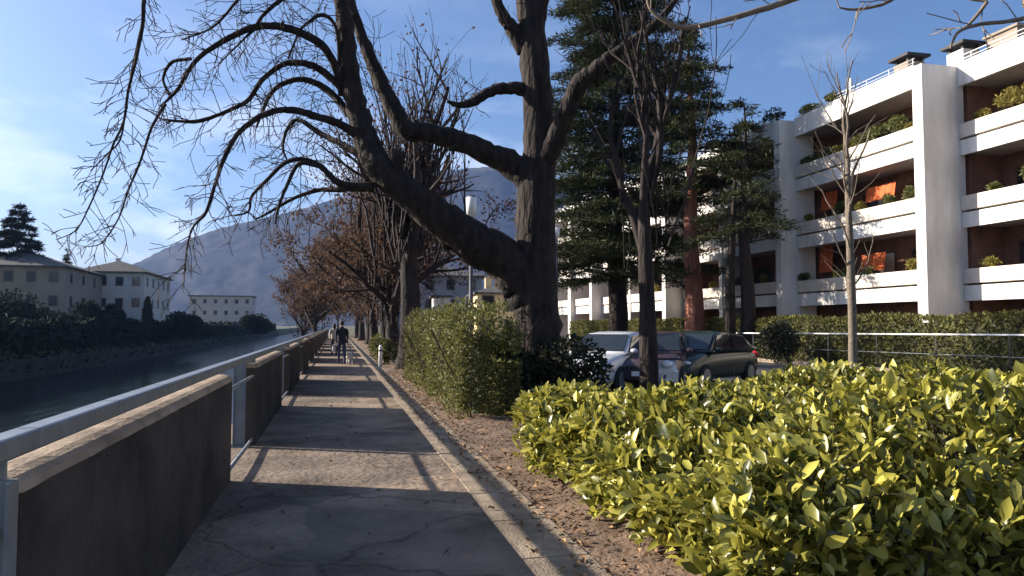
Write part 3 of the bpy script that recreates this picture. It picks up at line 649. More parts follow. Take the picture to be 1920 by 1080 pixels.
# ------------------------------------------------------------------ conifers
def conifer(name, label, base, H, z0, rad, ntier, per, ln, m, bark, tr, top=.25, group=None, flat=.35, droop=.1, lean=(0, 0), trunkfork=None):
    root = thing(name, label, 'tree', base, group); base = np.asarray(base, float)
    mb = MB(); zs = np.linspace(-.3, H, 12); pts = [base+np.array([lean[0]*z+.1*math.sin(z*.7), lean[1]*z, z]) for z in zs]
    mb.tube(pts, np.maximum(.03, tr*(1-zs/H)**.8), 12, rough=.05)
    if trunkfork:
        q = base+np.array([trunkfork, .25, 0]); mb.tube([q+np.array([0, 0, -.3]), q+np.array([.02, 0, H*.3]), base+np.array([trunkfork*.6, 0, H*.75])], [tr*.7, tr*.55, .05], 10, rough=.05)
    mb.build('trunk', bark, root)
    mf, mbch = MB(), MB()
    for z in np.linspace(z0, H*.985, ntier):
        t = (z-z0)/(H-z0); rr = rad*((1-t)**.75*(1-top)+top*(1-t)**.3)
        for k_ in range(rng.integers(max(2, per-2), per+2)):
            az = rng.uniform(0, 2*np.pi); ll = rr*rng.uniform(.5, 1.12); zz = z+rng.normal()*.16
            d = np.array([math.cos(az), math.sin(az), rng.uniform(-.05, .3)]); s_ = base+np.array([lean[0]*zz, lean[1]*zz, zz])
            n = 7; ts = np.linspace(0, 1, n); pb = s_+d*ll*ts[:, None]-np.array([0, 0, 1])*droop*ll*(ts**2)[:, None]
            pb[1:] += rng.normal(size=(n-1, 3))*.06*ll*.3
            mbch.tube(pb, .02+.035*(1-ts)*ll/5, 4, cap=False)
            m_ = int(34*ll); tt = rng.random(m_)**.7*.9+.12; cpos = s_+d*ll*tt[:, None]-np.array([0, 0, 1])*droop*ll*(tt**2)[:, None]
            side = np.array([-d[1], d[0], 0]); wdt = .32*ll*np.sin(np.clip(tt, 0, 1)*2.6+.3)
            cpos += side*(rng.normal(size=m_)*.5*wdt)[:, None]; cpos[:, 2] += rng.normal(size=m_)*.06-.02
            for rep in range(3):
                D_ = d*.5+rdirs(m_)*.8; D_[:, 2] *= .5; N_ = rdirs(m_)*flat*2; N_[:, 2] += 1
                mf.leaves(cpos+rng.normal(size=(m_, 3))*np.array([.15, .15, .06]), D_, N_, ln*rng.uniform(.5, 1.3, m_), ln*.2*rng.uniform(.6, 1.3, m_), fold=.2)
    mf.build('foliage', m, root); mbch.build('branches', M['twig'], root); return root
b_ = G(1157, 43); conifer('cedar_tree', 'very tall dark cedar with layered boughs, right of the huge bare tree', b_, 27, 4.4, 5.9, 29, 13, .40, M['conifer'], M['bark'], .58, top=.55, droop=.16)
b_ = G(1300, 39); conifer('conifer_tree', 'dark conifer with a reddish sunlit trunk standing before the flats', b_, 17.5, 8.4, 3.3, 12, 9, .36, M['conifer'], M['red_bark'], .52, top=.5, droop=.2)
b_ = G(1400, 36.5); conifer('conifer_tree', 'dark twin trunked conifer before the shaded part of the flats', b_, 12.6, 6.2, 2.9, 8, 7, .34, M['conifer'], M['bark'], .42, top=.4, droop=.3, trunkfork=-.75)
# far side of the river
b_ = G(28, 118); conifer('fir_tree', 'tall hazy fir rising above the roofs at the left photo edge', (b_[0], b_[1], -.3), 21, 4, 6.3, 17, 8, .8, M['bank_leaf'], M['bark'], .4, top=.1, droop=.2)
b_ = G(122, 150); conifer('fir_tree', 'small fir tip poking up between the two left roofs', (b_[0], b_[1], -.3), 17.2, 3, 1.8, 18, 6, .7, M['bank_leaf'], M['bark'], .25, top=.05, droop=.2)

# ------------------------------------------------------------------ bare trees
def bare_tree(name, label, base, H, r, lvl=4, kids=(3, 5), group=None, trunk_frac=.4, mbark=None, lean=(0, 0, 0), leaf=0, leafm=None, ang=(.35, .8), shoots=0, trop=(0, 0, .06), lfac=(.5, .75), leafsize=.09, spread=0.0, limbs=5, shoot_r=.05):
    root = thing(name, label, 'tree', base, group); base = np.asarray(base, float); mbark = mbark or M['bark']
    mb = MB(); th = H*trunk_frac; n = 8; zs = np.linspace(0, 1, n)
    pts = np.array([base+np.array([lean[0]*t*th+.05*math.sin(5*t)*r*4, lean[1]*t*th, -.2+t*(th+.2)]) for t in zs]); rr = r*(1.25-.55*zs); rr[0] *= 1.25
    mb.tube(pts, rr, 12, rough=.05); mb.build('trunk', mbark, root)
    mc = MB(); ends = []
    for k_ in range(limbs):
        az = 2*np.pi*(k_+rng.random()*.7)/limbs; a = rng.uniform(*ang)+spread
        d = np.array([math.cos(az)*math.sin(a), math.sin(az)*math.sin(a), math.cos(a)])
        grow(mc, pts[-1-(k_ % 3)], d, (H-th)*rng.uniform(.55, .9), r*rng.uniform(.42, .6), lvl-1, wob=.13, trop=trop, kids=kids, ang=(.35, .9), lfac=lfac, rfac=.62, minr=.006, ends=ends)
    for k_ in range(shoots):
        q = pts[-1]+np.array([rng.normal()*r*1.5, rng.normal()*r*1.5, rng.uniform(-1.4, .2)])
        grow(mc, q, (rng.normal()*.16, rng.normal()*.16, 1), (H-th)*rng.uniform(.5, 1.0), shoot_r*rng.uniform(.6, 1.1), 1, wob=.09, trop=(0, 0, .05), kids=(2, 4), ang=(.2, .5), minr=.007, ends=ends)
    mc.build('crown', M['twig'] if mbark is M['bark'] else mbark, root)
    if leaf:
        e_ = np.array(ends); pick = e_[rng.integers(0, len(e_), leaf)]+rng.normal(size=(leaf, 3))*.22
        ml = MB(); D_ = rdirs(leaf)*.8-np.array([0, 0, .5]); ml.leaves(pick, D_, rdirs(leaf), leafsize*rng.uniform(.6, 1.4, leaf), leafsize*.6*rng.uniform(.6, 1.4, leaf)); ml.build('foliage', leafm, root)
    return root
GR = 'bare trees lining the path'
bare_tree('bare_tree', 'pollarded bare tree with upright brown shoots, first behind the leaning limb', (2.5, 26.6, 0), 11.2, .36, 3, group=GR, trunk_frac=.46, leaf=1500, leafm=M['brown_leaf'], shoots=90, limbs=7, leafsize=.14)
rowl = ['second tree of the path row, with dry brown leaves hanging over the path', 'third tree of the path row, thin and brown, further off',
        'fourth tree of the path row, small and brown in the distance', 'fifth tree of the path row, faint brown in the distance', 'farthest tree of the path row, near the end of the parapet']
for i, (x_, y_, h_) in enumerate(((2.4, 34.0, 9.8), (2.6, 42, 9.6), (2.4, 51, 10), (2.6, 62, 10.5), (2.4, 76, 11))):
    bare_tree('bare_tree', rowl[i], (x_, y_, 0), h_, .30+.03*(i % 2), 4, kids=(3, 4), group=GR, trunk_frac=.30, leaf=[7500, 8000, 7000, 6000, 5000][i], leafm=M['brown_leaf'], shoots=30, leafsize=.15+.025*i, spread=.3, limbs=7)
for (x_, y_, z_, h_, lab) in ((2.4, 92, 0, 11.5, 'brown tree just right of the path end'), (-2.6, 97, -1.4, 11.5, 'brown bank tree just left of the path end, over the last parapet block'),
        (-4.6, 112, -3.6, 13.5, 'brown bank tree beyond the parapet, leftmost of the distant ones'), (.4, 266, -.1, 15, 'tiny hazy tree closing the path at its far end')):
    bare_tree('bare_tree', lab, (x_, y_, z_), h_, .3, 4, kids=(3, 4), group='hazy trees beyond the end of the path', trunk_frac=.3, leaf=5600, leafm=M['brown_leaf'], shoots=20, leafsize=.3, spread=.2, limbs=7)
bare_tree('bare_tree', 'forked dark tree rising behind the laurel hedge beside the parked cars', G(1213, 13), 8.6, .155, 4, kids=(3, 5), trunk_frac=.42, limbs=4, ang=(.04, .24), lfac=(.4, .55), shoots=9, shoot_r=.02, trop=(0, 0, .16))
bare_tree('young_tree', 'slim young bare tree standing before the hedge and white balconies', G(1597, 17), 8.2, .088, 3, kids=(2, 3), trunk_frac=.66, limbs=4, ang=(.08, .28), mbark=M['young_bark'], trop=(0, 0, .16))
# thin side branches of the young tree
yt = [o_ for o_ in COL.objects if o_.name.startswith('young_tree')][0]; mb = MB(); b_ = G(1597, 17)
for k_ in range(11):
    z = 1.6+k_*.42; az = rng.uniform(0, 6.28); grow(mb, b_+np.array([0, 0, z]), (math.cos(az)*.75, math.sin(az)*.75, .75), 1.7-.06*k_, .022, 1, wob=.12, trop=(0, 0, .06), kids=(2, 4), minr=.005)
mb.build('side_branches', M['young_bark'], yt)
# trunk out of the frame to the right; its boughs hang into the upper right corner
ov = thing('overhanging_tree', 'sunlit bare boughs hanging into the upper right corner of the sky', 'tree', (8.5, 3.2, 0)); ob_ = np.array([8.5, 3.2, 0])
mb = MB(); mb.tube([ob_+np.array(q) for q in ((0, 0, -.2), (.05, 0, 1.2), (-.05, .1, 3), (-.1, .3, 5), (-.3, .6, 7.2))], [.32, .24, .2, .16, .08], 12, rough=.04); mb.build('trunk', M['young_bark'], ov)
mt = MB()
def bough(spec, start=None):
    m_ = MB(); pts = [P(a, b, c) for a, b, c, _ in spec]; rad = [wd*c/F_PX/2 for _, _, c, wd in spec]
    if start is not None: pts = [np.asarray(start)]+pts; rad = [rad[0]*1.6]+rad
    p, r = smooth_path(pts, rad); m_.tube(p, r, 8, rough=.05); twigs_on(m_, p, r, .32, .4, lvl=1, trop=(0, 0, -.12), rt=.006, start=.5, kids=(1, 2)); m_.build('bough', M['pale_twig'], ov); return p
bough([(1700, -90, 6.2, 16), (1480, 0, 6.2, 13), (1420, 20, 6.2, 12), (1350, 40, 6.2, 11), (1285, 52, 6.2, 10), (1245, 38, 6.2, 8), (1220, 18, 6.2, 6), (1212, -8, 6.2, 4)], ob_+np.array([-.3, .6, 6.6]))
bough([(1990, -30, 6, 12), (1940, 25, 6, 9), (1890, 40, 6, 8), (1840, 45, 6, 7), (1800, 58, 6, 6), (1786, 78, 6, 5), (1782, 92, 6, 3)], ob_+np.array([-.1, .3, 5.0]))
bough([(1880, -40, 6.1, 8), (1850, 5, 6.1, 7), (1822, 40, 6.1, 6), (1800, 60, 6.1, 4)], ob_+np.array([-.15, .4, 5.4]))
bough([(1760, -60, 6.4, 8), (1670, 0, 6.4, 7), (1640, 12, 6.4, 6), (1600, 18, 6.4, 5), (1572, 14, 6.4, 3)], ob_+np.array([-.3, .6, 6.9]))

bush('hedge_shrub', 'dark rounded bush in front of the clipped hedge, left of the slim young tree', 'shrub', (18.1, 28.3, 0), .95, .9, 1.0, 2600, .16, .09, M['ivy'])
# small shrubs and a white post beyond the tall hedge
bush('path_shrub', 'sunlit yellow green shrub at the path edge right of the walkers', 'shrub', (1.75, 30.5, 0), .5, .7, .75, 1500, .12, .07, M['shrub'])
bush('path_shrub', 'low dark shrub under the row of trees, left of the white post', 'shrub', (2.7, 29.5, 0), .75, .9, .6, 1800, .12, .07, M['ivy'])
bush('path_shrub', 'small clipped shrub behind the white post', 'shrub', (3.1, 28.5, 0), .6, .6, .55, 1400, .11, .06, M['hedge'])
wp = thing('marker_post', 'short white marker post by the shrubs right of the path', 'post', G(714, 28.2))
b_ = G(714, 28.2); mb = MB(); mb.tube([b_+np.array([0, 0, -.05]), b_+np.array([0, 0, .78]), b_+np.array([0, 0, .86])], [.075, .07, .04], 12); mb.build('shaft', M['lamp_white'], wp)
mb = MB(); mb.tube([b_+np.array([0, 0, .62]), b_+np.array([0, 0, .70])], .077, 12); mb.build('band', M['dark_steel'], wp)

# ------------------------------------------------------------------ lamps
def lamp(px, D, top, label):
    b = G(px, D); t = thing('street_lamp', label, 'street lamp', b, 'white box street lamps')
    mb = MB(); mb.tube([b+np.array([0, 0, -.1]), b+np.array([0, 0, .9]), b+np.array([0, 0, .92]), b+np.array([0, 0, top-.55])], [.085, .085, .062, .05], 12); mb.build('pole', M['dark_steel'], t)
    mb = MB(); mb.tube([b+np.array([0, 0, z]) for z in (top-.56, top-.50, top-.5, top-.02, top-.02, top)], [.08, .08, .13, .15, .15, .10], 16); mb.build('lamp_housing', M['lamp_white'], t)
    mb = MB(); mb.tube([b+np.array([0, 0, z]) for z in (top+.001, top+.03)], [.13, .10], 16); mb.build('cap', M['dark_steel'], t)
lamp(883, 20.5, 5.15, 'slim street lamp with white head crossing behind the leaning limb')
lamp(1044, 34, 6.1, 'street lamp with white head just right of the huge trunk')

# ------------------------------------------------------------------ cars
def make_car(paint, label, est=False):
    t = thing('parked_car', label, 'car', (0, 0, 0), 'cars parked behind the hedge')
    # x along the length (front = +x)
    xs = np.array([-2.08, -2.0, -1.7, -1.2, -.6, 0, .6, 1.05, 1.5, 1.85, 2.02, 2.08])
    zt = np.array([.62, .86, .93, .95, .96, .96, .95, .93, .87, .78, .68, .55])
    hw = np.array([.70, .80, .84, .86, .87, .87, .87, .87, .85, .80, .72, .62])
    zb = np.array([.36, .28, .22, .2, .2, .2, .2, .2, .2, .22, .26, .34])
    mb = MB(); rings = []
    for x, a, h_, b in zip(xs, zt, hw, zb):
        half = [(h_*.90, b), (h_*.985, b+.08), (h_, b+.26), (h_*.985, (a+b)/2+.12), (h_*.93, a-.05), (h_*.80, a), (h_*.4, a+.018)]
        ring = [(x, y, z) for y, z in half]+[(x, -y, z) for y, z in half[::-1]]; rings.append(ring)
    mb.loft(rings); bd = mb.build('body', paint, t)
    bd.modifiers.new('s', 'SUBSURF').render_levels = 1
    back = -1.95 if est else -1.75
    gx = np.array([back, back+.45, -.2, .32, 1.02]); gtop = np.array([.97, 1.36, 1.46, 1.42, .95])
    mb = MB(); rings = []
    for x, z in zip(gx, gtop):
        f = (z-.93)/.53; wt = .80-.20*f
        half = [(.815, .925), (.815-.1*f, .93+(z-.93)*.55), (wt+.015, z-.035), (wt-.06, z), (wt*.5, z+.012*f)]
        rings.append([(x, y, q) for y, q in half]+[(x, -y, q) for y, q in half[::-1]])
    mb.loft(rings); mb.build('cabin', paint, t)
    def panel(name, quad, off, m=M['glass']):
        q = np.array(quad, float); nrm = unit(np.cross(q[1]-q[0], q[2]-q[0])); c = q.mean(0)
        if np.dot(nrm, c-np.array([-.3, 0, .9])) < 0: nrm = -nrm
        mb = MB(); k = 5; V = []
        for i in range(k):
            for j in range(k):
                u, v = i/(k-1), j/(k-1); V.append((1-u)*(1-v)*q[0]+u*(1-v)*q[1]+u*v*q[2]+(1-u)*v*q[3]+nrm*off)
        V = np.array(V); V2 = V-nrm*.02; F = [(i*k+j, (i+1)*k+j, (i+1)*k+j+1, i*k+j+1) for i in range(k-1) for j in range(k-1)]
        mb.add(V, F, smooth=True); mb.add(V2, [f[::-1] for f in F]); return mb.build(name, m, t)
    panel('windscreen', [(.96, -.72, .99), (.96, .72, .99), (.38, .60, 1.385), (.38, -.60, 1.385)], .022)
    panel('rear_window', [(back+.06, -.70, 1.02), (back+.06, .70, 1.02), (back+.4, .60, 1.31), (back+.4, -.60, 1.31)], .03)
    for s in (-1, 1):
        panel('side_window', [(.82, s*.80, .985), (-.28, s*.80, .985), (-.28, s*.665, 1.39), (.34, s*.67, 1.355)], .02)
        panel('side_window', [(-.36, s*.80, .985), (back+.35, s*.80, .985), (back+.55, s*.685, 1.31), (-.36, s*.665, 1.385)], .02)
        mb = MB(); mb.ell((.78, s*.93, 1.0), (.07, .10, .065)); mb.build('mirror', paint, t)
        mb = MB(); mb.ell((1.915, s*.60, .685), (.12, .15, .055)); mb.build('headlight', M['lens'], t)
        mb = MB(); mb.ell((-2.0, s*.68, .78), (.07, .12, .12)); mb.build('tail_light', M['red_lens'], t)
        for x in (-1.28, 1.32):
            mb = MB(); yy = s*.80; a = np.linspace(0, 2*np.pi, 24, endpoint=False)
            prof = [(.19, yy-s*.09), (.31, yy-s*.10), (.325, yy-s*.05), (.325, yy+s*.06), (.30, yy+s*.095), (.20, yy+s*.09)]
            mb.loft([[(x+r_*math.cos(q), y_, .325+r_*math.sin(q)) for q in a] for r_, y_ in prof], cap=False); wl = mb.build('wheel', M['tyre'], t)
            mb = MB(); mb.loft([[(x+r_*math.cos(q), y_, .325+r_*math.sin(q)) for q in a] for r_, y_ in ((.205, yy+s*.088), (.16, yy+s*.06), (.05, yy+s*.085))]); mb.build('rim', M['rim'], wl)
    mb = MB(); mb.box(2.03, 2.09, -.26, .26, .42, .53); mb.build('number_plate', M['plate'], t)
    mb = MB(); mb.box(2.0, 2.075, -.42, .42, .57, .66); mb.build('grille', M['dark'], t)
    return t
c1 = make_car(M['silver'], 'silver parked car nosing towards the laurel hedge, left of the forked tree')
q = G(1152, 19.6, -.03); c1.location = q; c1.rotation_euler = (0, 0, R(222))
c2 = make_car(M['plum'], 'dark plum parked car right of the forked tree trunk', True)
q = G(1232, 19.8, -.03); c2.location = q; c2.rotation_euler = (0, 0, R(236))
c3 = make_car(M['green_paint'], 'dark green parked car, rightmost of the three behind the laurel hedge')
q = G(1312, 20.6, -.03); c3.location = q; c3.rotation_euler = (0, 0, R(215))

# scooter, its pale front half hidden by the hedge
def scooter():
    t = thing('parked_scooter', 'pale parked scooter behind the laurel hedge, touching the forked tree in view', 'scooter', (0, 0, 0))
    for x in (-.62, .62):
        mb = MB(); a = np.linspace(0, 2*np.pi, 20, endpoint=False)
        mb.loft([[(x+r_*math.cos(q), y_, .23+r_*math.sin(q)) for q in a] for r_, y_ in ((.13, -.045), (.22, -.05), (.235, 0), (.22, .05), (.13, .045))], cap=False); wl = mb.build('wheel', M['tyre'], t)
        mb = MB(); mb.loft([[(x+r_*math.cos(q), y_, .23+r_*math.sin(q)) for q in a] for r_, y_ in ((.13, -.04), (.05, -.05), (.05, .05), (.13, .04))]); mb.build('rim', M['rim'], wl)
    mb = MB(); mb.loft([[(x, y, z) for y, z in ((h_, b), (h_, (a+b)/2), (h_*.7, a), (-h_*.7, a), (-h_, (a+b)/2), (-h_, b))] for x, h_, b, a in ((-.85, .08, .55, .70), (-.6, .17, .40, .78), (-.2, .18, .30, .76), (-.05, .16, .24, .36), (.25, .16, .22, .32))]); mb.build('body', M['pale_paint'], t)
    mb = MB(); mb.loft([[(x, y*h_, z) for y in (1, .5, -.5, -1)]+[(x+.05, y*h_, z) for y in (-1, -.5, .5, 1)] for x, h_, z in ((.30, .15, .30), (.40, .22, .55), (.46, .21, .80), (.44, .14, 1.0))]); mb.build('front_shield', M['pale_paint'], t)
    mb = MB(); mb.loft([[(x, y*h_, z+dz) for y, dz in ((1, 0), (.8, .07), (-.8, .07), (-1, 0))] for x, h_, z in ((-.75, .12, .79), (-.4, .15, .77), (-.02, .12, .775))]); mb.build('seat', M['dark'], t)
    mb = MB(); mb.tube([(.38, -.34, 1.02), (.44, -.15, 1.04), (.44, .15, 1.04), (.38, .34, 1.02)], .018, 8); mb.build('handlebar', M['dark'], t)
    mb = MB(); mb.ell((.52, 0, .95), (.07, .10, .07)); mb.build('headlight', M['lens'], t)
    for s in (-1, 1):
        mb = MB(); mb.ell((.50, s*.16, .82), (.04, .05, .035)); mb.build('indicator', M['lens'], t)
        mb = MB(); mb.ell((.36, s*.36, 1.20), (.02, .06, .04)); mb.tube([(.40, s*.28, 1.03), (.37, s*.34, 1.17)], .008, 6); mb.build('mirror', M['dark'], t)
    mb = MB(); mb.tube([(.62, -.07, .23), (.55, -.07, .5), (.44, 0, .95)], .022, 8); mb.build('fork', M['dark_steel'], t)
    mb = MB(); mb.box(.515, .525, -.09, .09, .58, .70); mb.build('plate', M['plate'], t)
    return t
s_ = scooter(); s_.location = G(1234, 13.6, -.03); s_.rotation_euler = (0, 0, R(262))

# ------------------------------------------------------------------ people and dog
def skin_mesh(name, V, E, rad, levels=1):
    me = bpy.data.meshes.new(name+'_sk'); me.from_pydata(V, E, []); o = bpy.data.objects.new(name+'_sk', me); COL.objects.link(o)
    md = o.modifiers.new('skin', 'SKIN'); md.branch_smoothing = .6
    for i, r_ in enumerate(rad): me.skin_vertices[0].data[i].radius = (r_, r_) if not isinstance(r_, tuple) else r_
    me.skin_vertices[0].data[0].use_root = True
    sb = o.modifiers.new('sub', 'SUBSURF'); sb.levels = levels; sb.render_levels = levels
    dg = bpy.context.evaluated_depsgraph_get(); m2 = bpy.data.meshes.new_from_object(o.evaluated_get(dg)); bpy.data.objects.remove(o); m2.name = name
    return m2
def person(label, loc, rz, mats, H=1.72, stride=.28, armswing=.22, hair_long=False):
    """standing height ~1.72, facing +Y locally; stride puts one foot ahead"""
    t = thing('person', label, 'person', (0, 0, 0))
    V = [(0, 0, .95), (0, 0, 1.12), (0, .01, 1.30), (0, -.005, 1.43), (0, 0, 1.50), (0, .015, 1.56), (0, .02, 1.63), (0, .01, 1.70)]
    rad = [(.155, .11), (.145, .10), (.17, .115), (.12, .09), (.052, .055), (.062, .075), (.076, .095), (.052, .06)]
    E = [(i, i+1) for i in range(7)]
    def chain(par, pts, rr):
        for p_, r_ in zip(pts, rr):
            V.append(p_); rad.append(r_); E.append((par, len(V)-1)); par = len(V)-1
        return par
    for s, ph in ((-1, 1), (1, -1)):
        y = ph*stride
        chain(0, [(s*.095, .01, .86), (s*.10, y*.45+.04, .50), (s*.10, y-.03, .11 if ph > 0 else .13), (s*.105, y+.02, .05), (s*.115, y+.14, .035)], [(.092, .098), (.064, .068), (.043, .047), (.045, .048), (.04, .03)])
        ya = -ph*armswing
        wr = chain(3, [(s*.15, 0, 1.41), (s*.215, ya*.1-.02, 1.36), (s*.235, ya*.35-.04, 1.10), (s*.225, ya+.02, .87), (s*.222, ya*1.08+.03, .82)], [.07, .066, .05, .036, (.02, .036)])
        b = np.array(V[wr])
        for k_, (dy, ln) in enumerate(((.028, .075), (.010, .085), (-.008, .08), (-.026, .062))):
            chain(wr, [tuple(b+np.array([0, dy, -.045])), tuple(b+np.array([-s*.006, dy+.006, -.045-ln*.5])), tuple(b+np.array([-s*.024, dy+.01, -.045-ln]))], [.010, .009, .007])
        chain(wr, [tuple(b+np.array([-s*.004, .042, -.01])), tuple(b+np.array([-s*.014, .058, -.05]))], [.011, .008])
    me = skin_mesh('body', V, E, rad)
    for m_ in mats: me.materials.append(m_)           # skin, top, trousers, shoe
    for pl in me.polygons:
        z = pl.center.z; x = abs(pl.center.x); pl.use_smooth = True
        pl.material_index = 3 if z < .085 else (2 if z < .90 and x < .205 else (0 if z > 1.49 or (z < .88 and x >= .19) else 1))
    bo = bpy.data.objects.new('body', me); COL.objects.link(bo); bo.parent = t
    mb = MB(); mb.ell((0, -.012, 1.665), (.088, .105, .098), 14, 9)
    if hair_long: mb.ell((0, -.075, 1.56), (.08, .045, .12), 12, 8)
    mb.build('hair', M['hair'], t)
    mb = MB(); mb.ell((0, .115, 1.615), (.014, .022, .022), 8, 6); mb.build('nose', mats[0], t)
    for s in (-1, 1):
        mb = MB(); mb.ell((s*.083, .015, 1.625), (.012, .024, .034), 8, 6); mb.build('ear', mats[0], t)
        mb = MB(); mb.ell((s*.032, .098, 1.645), (.014, .012, .010), 8, 6); mb.build('eye', M['lens'], t)
    mb = MB(); mb.ell((0, .102, 1.575), (.026, .010, .007), 8, 6); mb.build('mouth', M['red_bark'], t)
    mb = MB()                                          # jacket hem and collar
    a = np.linspace(0, 2*np.pi, 20, endpoint=False)
    mb.loft([[(rx*math.cos(q), ry*math.sin(q)+.005, z) for q in a] for rx, ry, z in ((.19, .145, .86), (.185, .14, .95), (.17, .125, 1.1), (.20, .135, 1.28), (.17, .115, 1.40), (.09, .085, 1.47), (.075, .08, 1.52))], cap=False)
    mb.build('jacket', mats[1], t)
    t.location = loc; t.rotation_euler = (0, 0, rz); t.scale = (H/1.72,)*3
    return t
q = G(641, 30.6, .012); p1 = person('person in dark jacket and blue jeans walking away along the path', q, R(4), [M['skin'], M['jacket'], M['jeans'], M['shoe']], 1.74)
q2 = G(627, 40, .012); person('person in beige coat further along the path, half hidden by the first walker', q2, R(3), [M['skin'], M['beige'], M['jeans'], M['shoe']], 1.66, hair_long=True)
# bag held by the first walker
bg_ = thing('shoulder_bag', 'pale grey bag hanging at the left side of the walker in dark jacket', 'bag', (q[0]-.30, q[1]+.02, .55))
c_ = np.array([q[0]-.31, q[1]+.02, .55]); mb = MB()
mb.loft([[c_+np.array([.07*math.copysign(abs(math.cos(u))**.5, math.cos(u))*f, .16*math.copysign(abs(math.sin(u))**.5, math.sin(u))*f, z]) for u in np.linspace(0, 2*np.pi, 20, endpoint=False)] for z, f in ((0, .85), (.04, 1.0), (.2, .98), (.27, .8))]); mb.build('pouch', M['bag'], bg_)
mb = MB(); mb.tube([c_+np.array([0, -.1, .26]), c_+np.array([.04, -.07, .40]), c_+np.array([.06, 0, .45]), c_+np.array([.04, .07, .40]), c_+np.array([0, .1, .26])], .012, 6); mb.build('strap', M['dark'], bg_)
# dog
def dog(label, loc, rz):
    t = thing('dog', label, 'dog', (0, 0, 0))
    V = [(0, -.16, .33), (0, 0, .315), (0, .15, .32), (0, .23, .38), (0, .28, .46), (0, .34, .475), (0, .41, .45)]
    rad = [(.07, .075), (.075, .085), (.085, .105), (.06, .07), (.06, .06), (.05, .052), (.026, .026)]; E = [(i, i+1) for i in range(6)]
    def ch(par, pts, rr):
        for p_, r_ in zip(pts, rr): V.append(p_); rad.append(r_); E.append((par, len(V)-1)); par = len(V)-1
    for s, f in ((-1, .05), (1, -.04)):
        ch(0, [(s*.06, -.17, .27), (s*.062, -.11+f, .20), (s*.06, -.21+f, .115), (s*.06, -.19+f, .02), (s*.06, -.16+f, .014)], [.05, .035, .021, .02, .02])
        ch(2, [(s*.06, .16, .25), (s*.06, .13-f, .16), (s*.058, .16-f, .02), (s*.058, .185-f, .014)], [.042, .027, .02, .02])
    ch(0, [(0, -.23, .38), (0, -.29, .47), (0, -.26, .53)], [.03, .026, .015])
    me = skin_mesh('body', V, E, rad); me.materials.append(M['fur'])
    for pl in me.polygons: pl.use_smooth = True
    bo = bpy.data.objects.new('body', me); COL.objects.link(bo); bo.parent = t
    for s in (-1, 1):
        mb = MB(); mb.ell((s*.052, .275, .485), (.018, .03, .045), 8, 6); mb.build('ear', M['hair'], t)
        mb = MB(); mb.ell((s*.028, .375, .49), (.008, .008, .008), 6, 5); mb.build('eye', M['dark'], t)
    mb = MB(); mb.ell((0, .435, .458), (.013, .012, .011), 8, 6); mb.build('nose', M['dark'], t)
    t.location = loc; t.rotation_euler = (0, 0, rz); return t
dog('small white dog with dark ears walking beside the person in dark jacket', G(656, 30.4, .012), R(-20))

# ------------------------------------------------------------------ houses
def house(label, c, wx, wy, h, rz, wall, roof='hip', rh=2.2, ov=.6, nwin=(4, 3), name='house', floors_=2, eave=M['house_wall']):
    t = thing(name, label, 'house', (0, 0, 0))
    mb = MB(); mb.box(-wx/2, wx/2, -wy/2, wy/2, -.6, h); mb.build('wall', wall, t)
    mb = MB(); a, b = wx/2+ov, wy/2+ov
    if roof == 'hip':
        rdg = max(0, a-b) if a > b else 0; rdy = max(0, b-a)
        V = [(-a, -b, h), (a, -b, h), (a, b, h), (-a, b, h), (-rdg-.01, -rdy-.01, h+rh), (rdg+.01, -rdy-.01, h+rh), (rdg+.01, rdy+.01, h+rh), (-rdg-.01, rdy+.01, h+rh)]
        V = [(x, y, z+.02) for x, y, z in V]+[(x, y, h-.18) for x, y, z in V[:4]]
        mb.add(V, [(0, 1, 5, 4), (1, 2, 6, 5), (2, 3, 7, 6), (3, 0, 4, 7), (4, 5, 6, 7), (0, 8, 9, 1), (1, 9, 10, 2), (2, 10, 11, 3), (3, 11, 8, 0), (8, 11, 10, 9)])
    else:
        mb.box(-a, a, -b, b, h+.01, h+.35)
    rf = mb.build('roof', M['roof_tile'], t)
    mb = MB(); mb.box(-wx*.2, -wx*.2+.7, -.35, .35, h+rh*.5, h+rh+.9); mb.box(-wx*.2-.1, -wx*.2+.8, -.45, .45, h+rh+.902, h+rh+1.0); mb.build('chimney', wall, rf)
    fh = h/floors_
    def win(px_, py_, z, ax):
        ww, wh = .55, .75
        m1, m2 = MB(), MB()
        if ax == 'y':
            s = math.copysign(1, py_); m1.box(px_-ww-.12, px_+ww+.12, py_+s*.001, py_+s*.05, z-wh-.1, z+wh+.1); m2.box(px_-ww, px_+ww, py_+s*.051, py_+s*.06, z-wh, z+wh)
        else:
            s = math.copysign(1, px_); m1.box(px_+s*.001, px_+s*.05, py_-ww-.12, py_+ww+.12, z-wh-.1, z+wh+.1); m2.box(px_+s*.051, px_+s*.06, py_-ww, py_+ww, z-wh, z+wh)
        for m_ in (m1, m2):
            m_.V = [np.stack([np.where(True, v[:, 0], 0), v[:, 1], v[:, 2]], -1) for v in m_.V]
        f_ = m1.build('window', M['shutter'], t); m2.build('pane', M['pane'], f_)
    for fl in range(floors_):
        z = fl*fh+fh*.55
        for i in range(nwin[0]): win(-wx/2+(i+.5)*wx/nwin[0], -wy/2, z, 'y')
        for i in range(nwin[1]): win(wx/2, -wy/2+(i+.5)*wy/nwin[1], z, 'x')
    t.location = c; t.rotation_euler = (0, 0, rz); return t
def at(px, D, z=-.3): q = G(px, D, z); return (q[0], q[1], q[2])
house('wide ochre house with low dark hip roof at the left photo edge', at(70, 124), 15, 26, 10.9, R(2), M['house_dark'], rh=2.6, nwin=(5, 4), floors_=3)
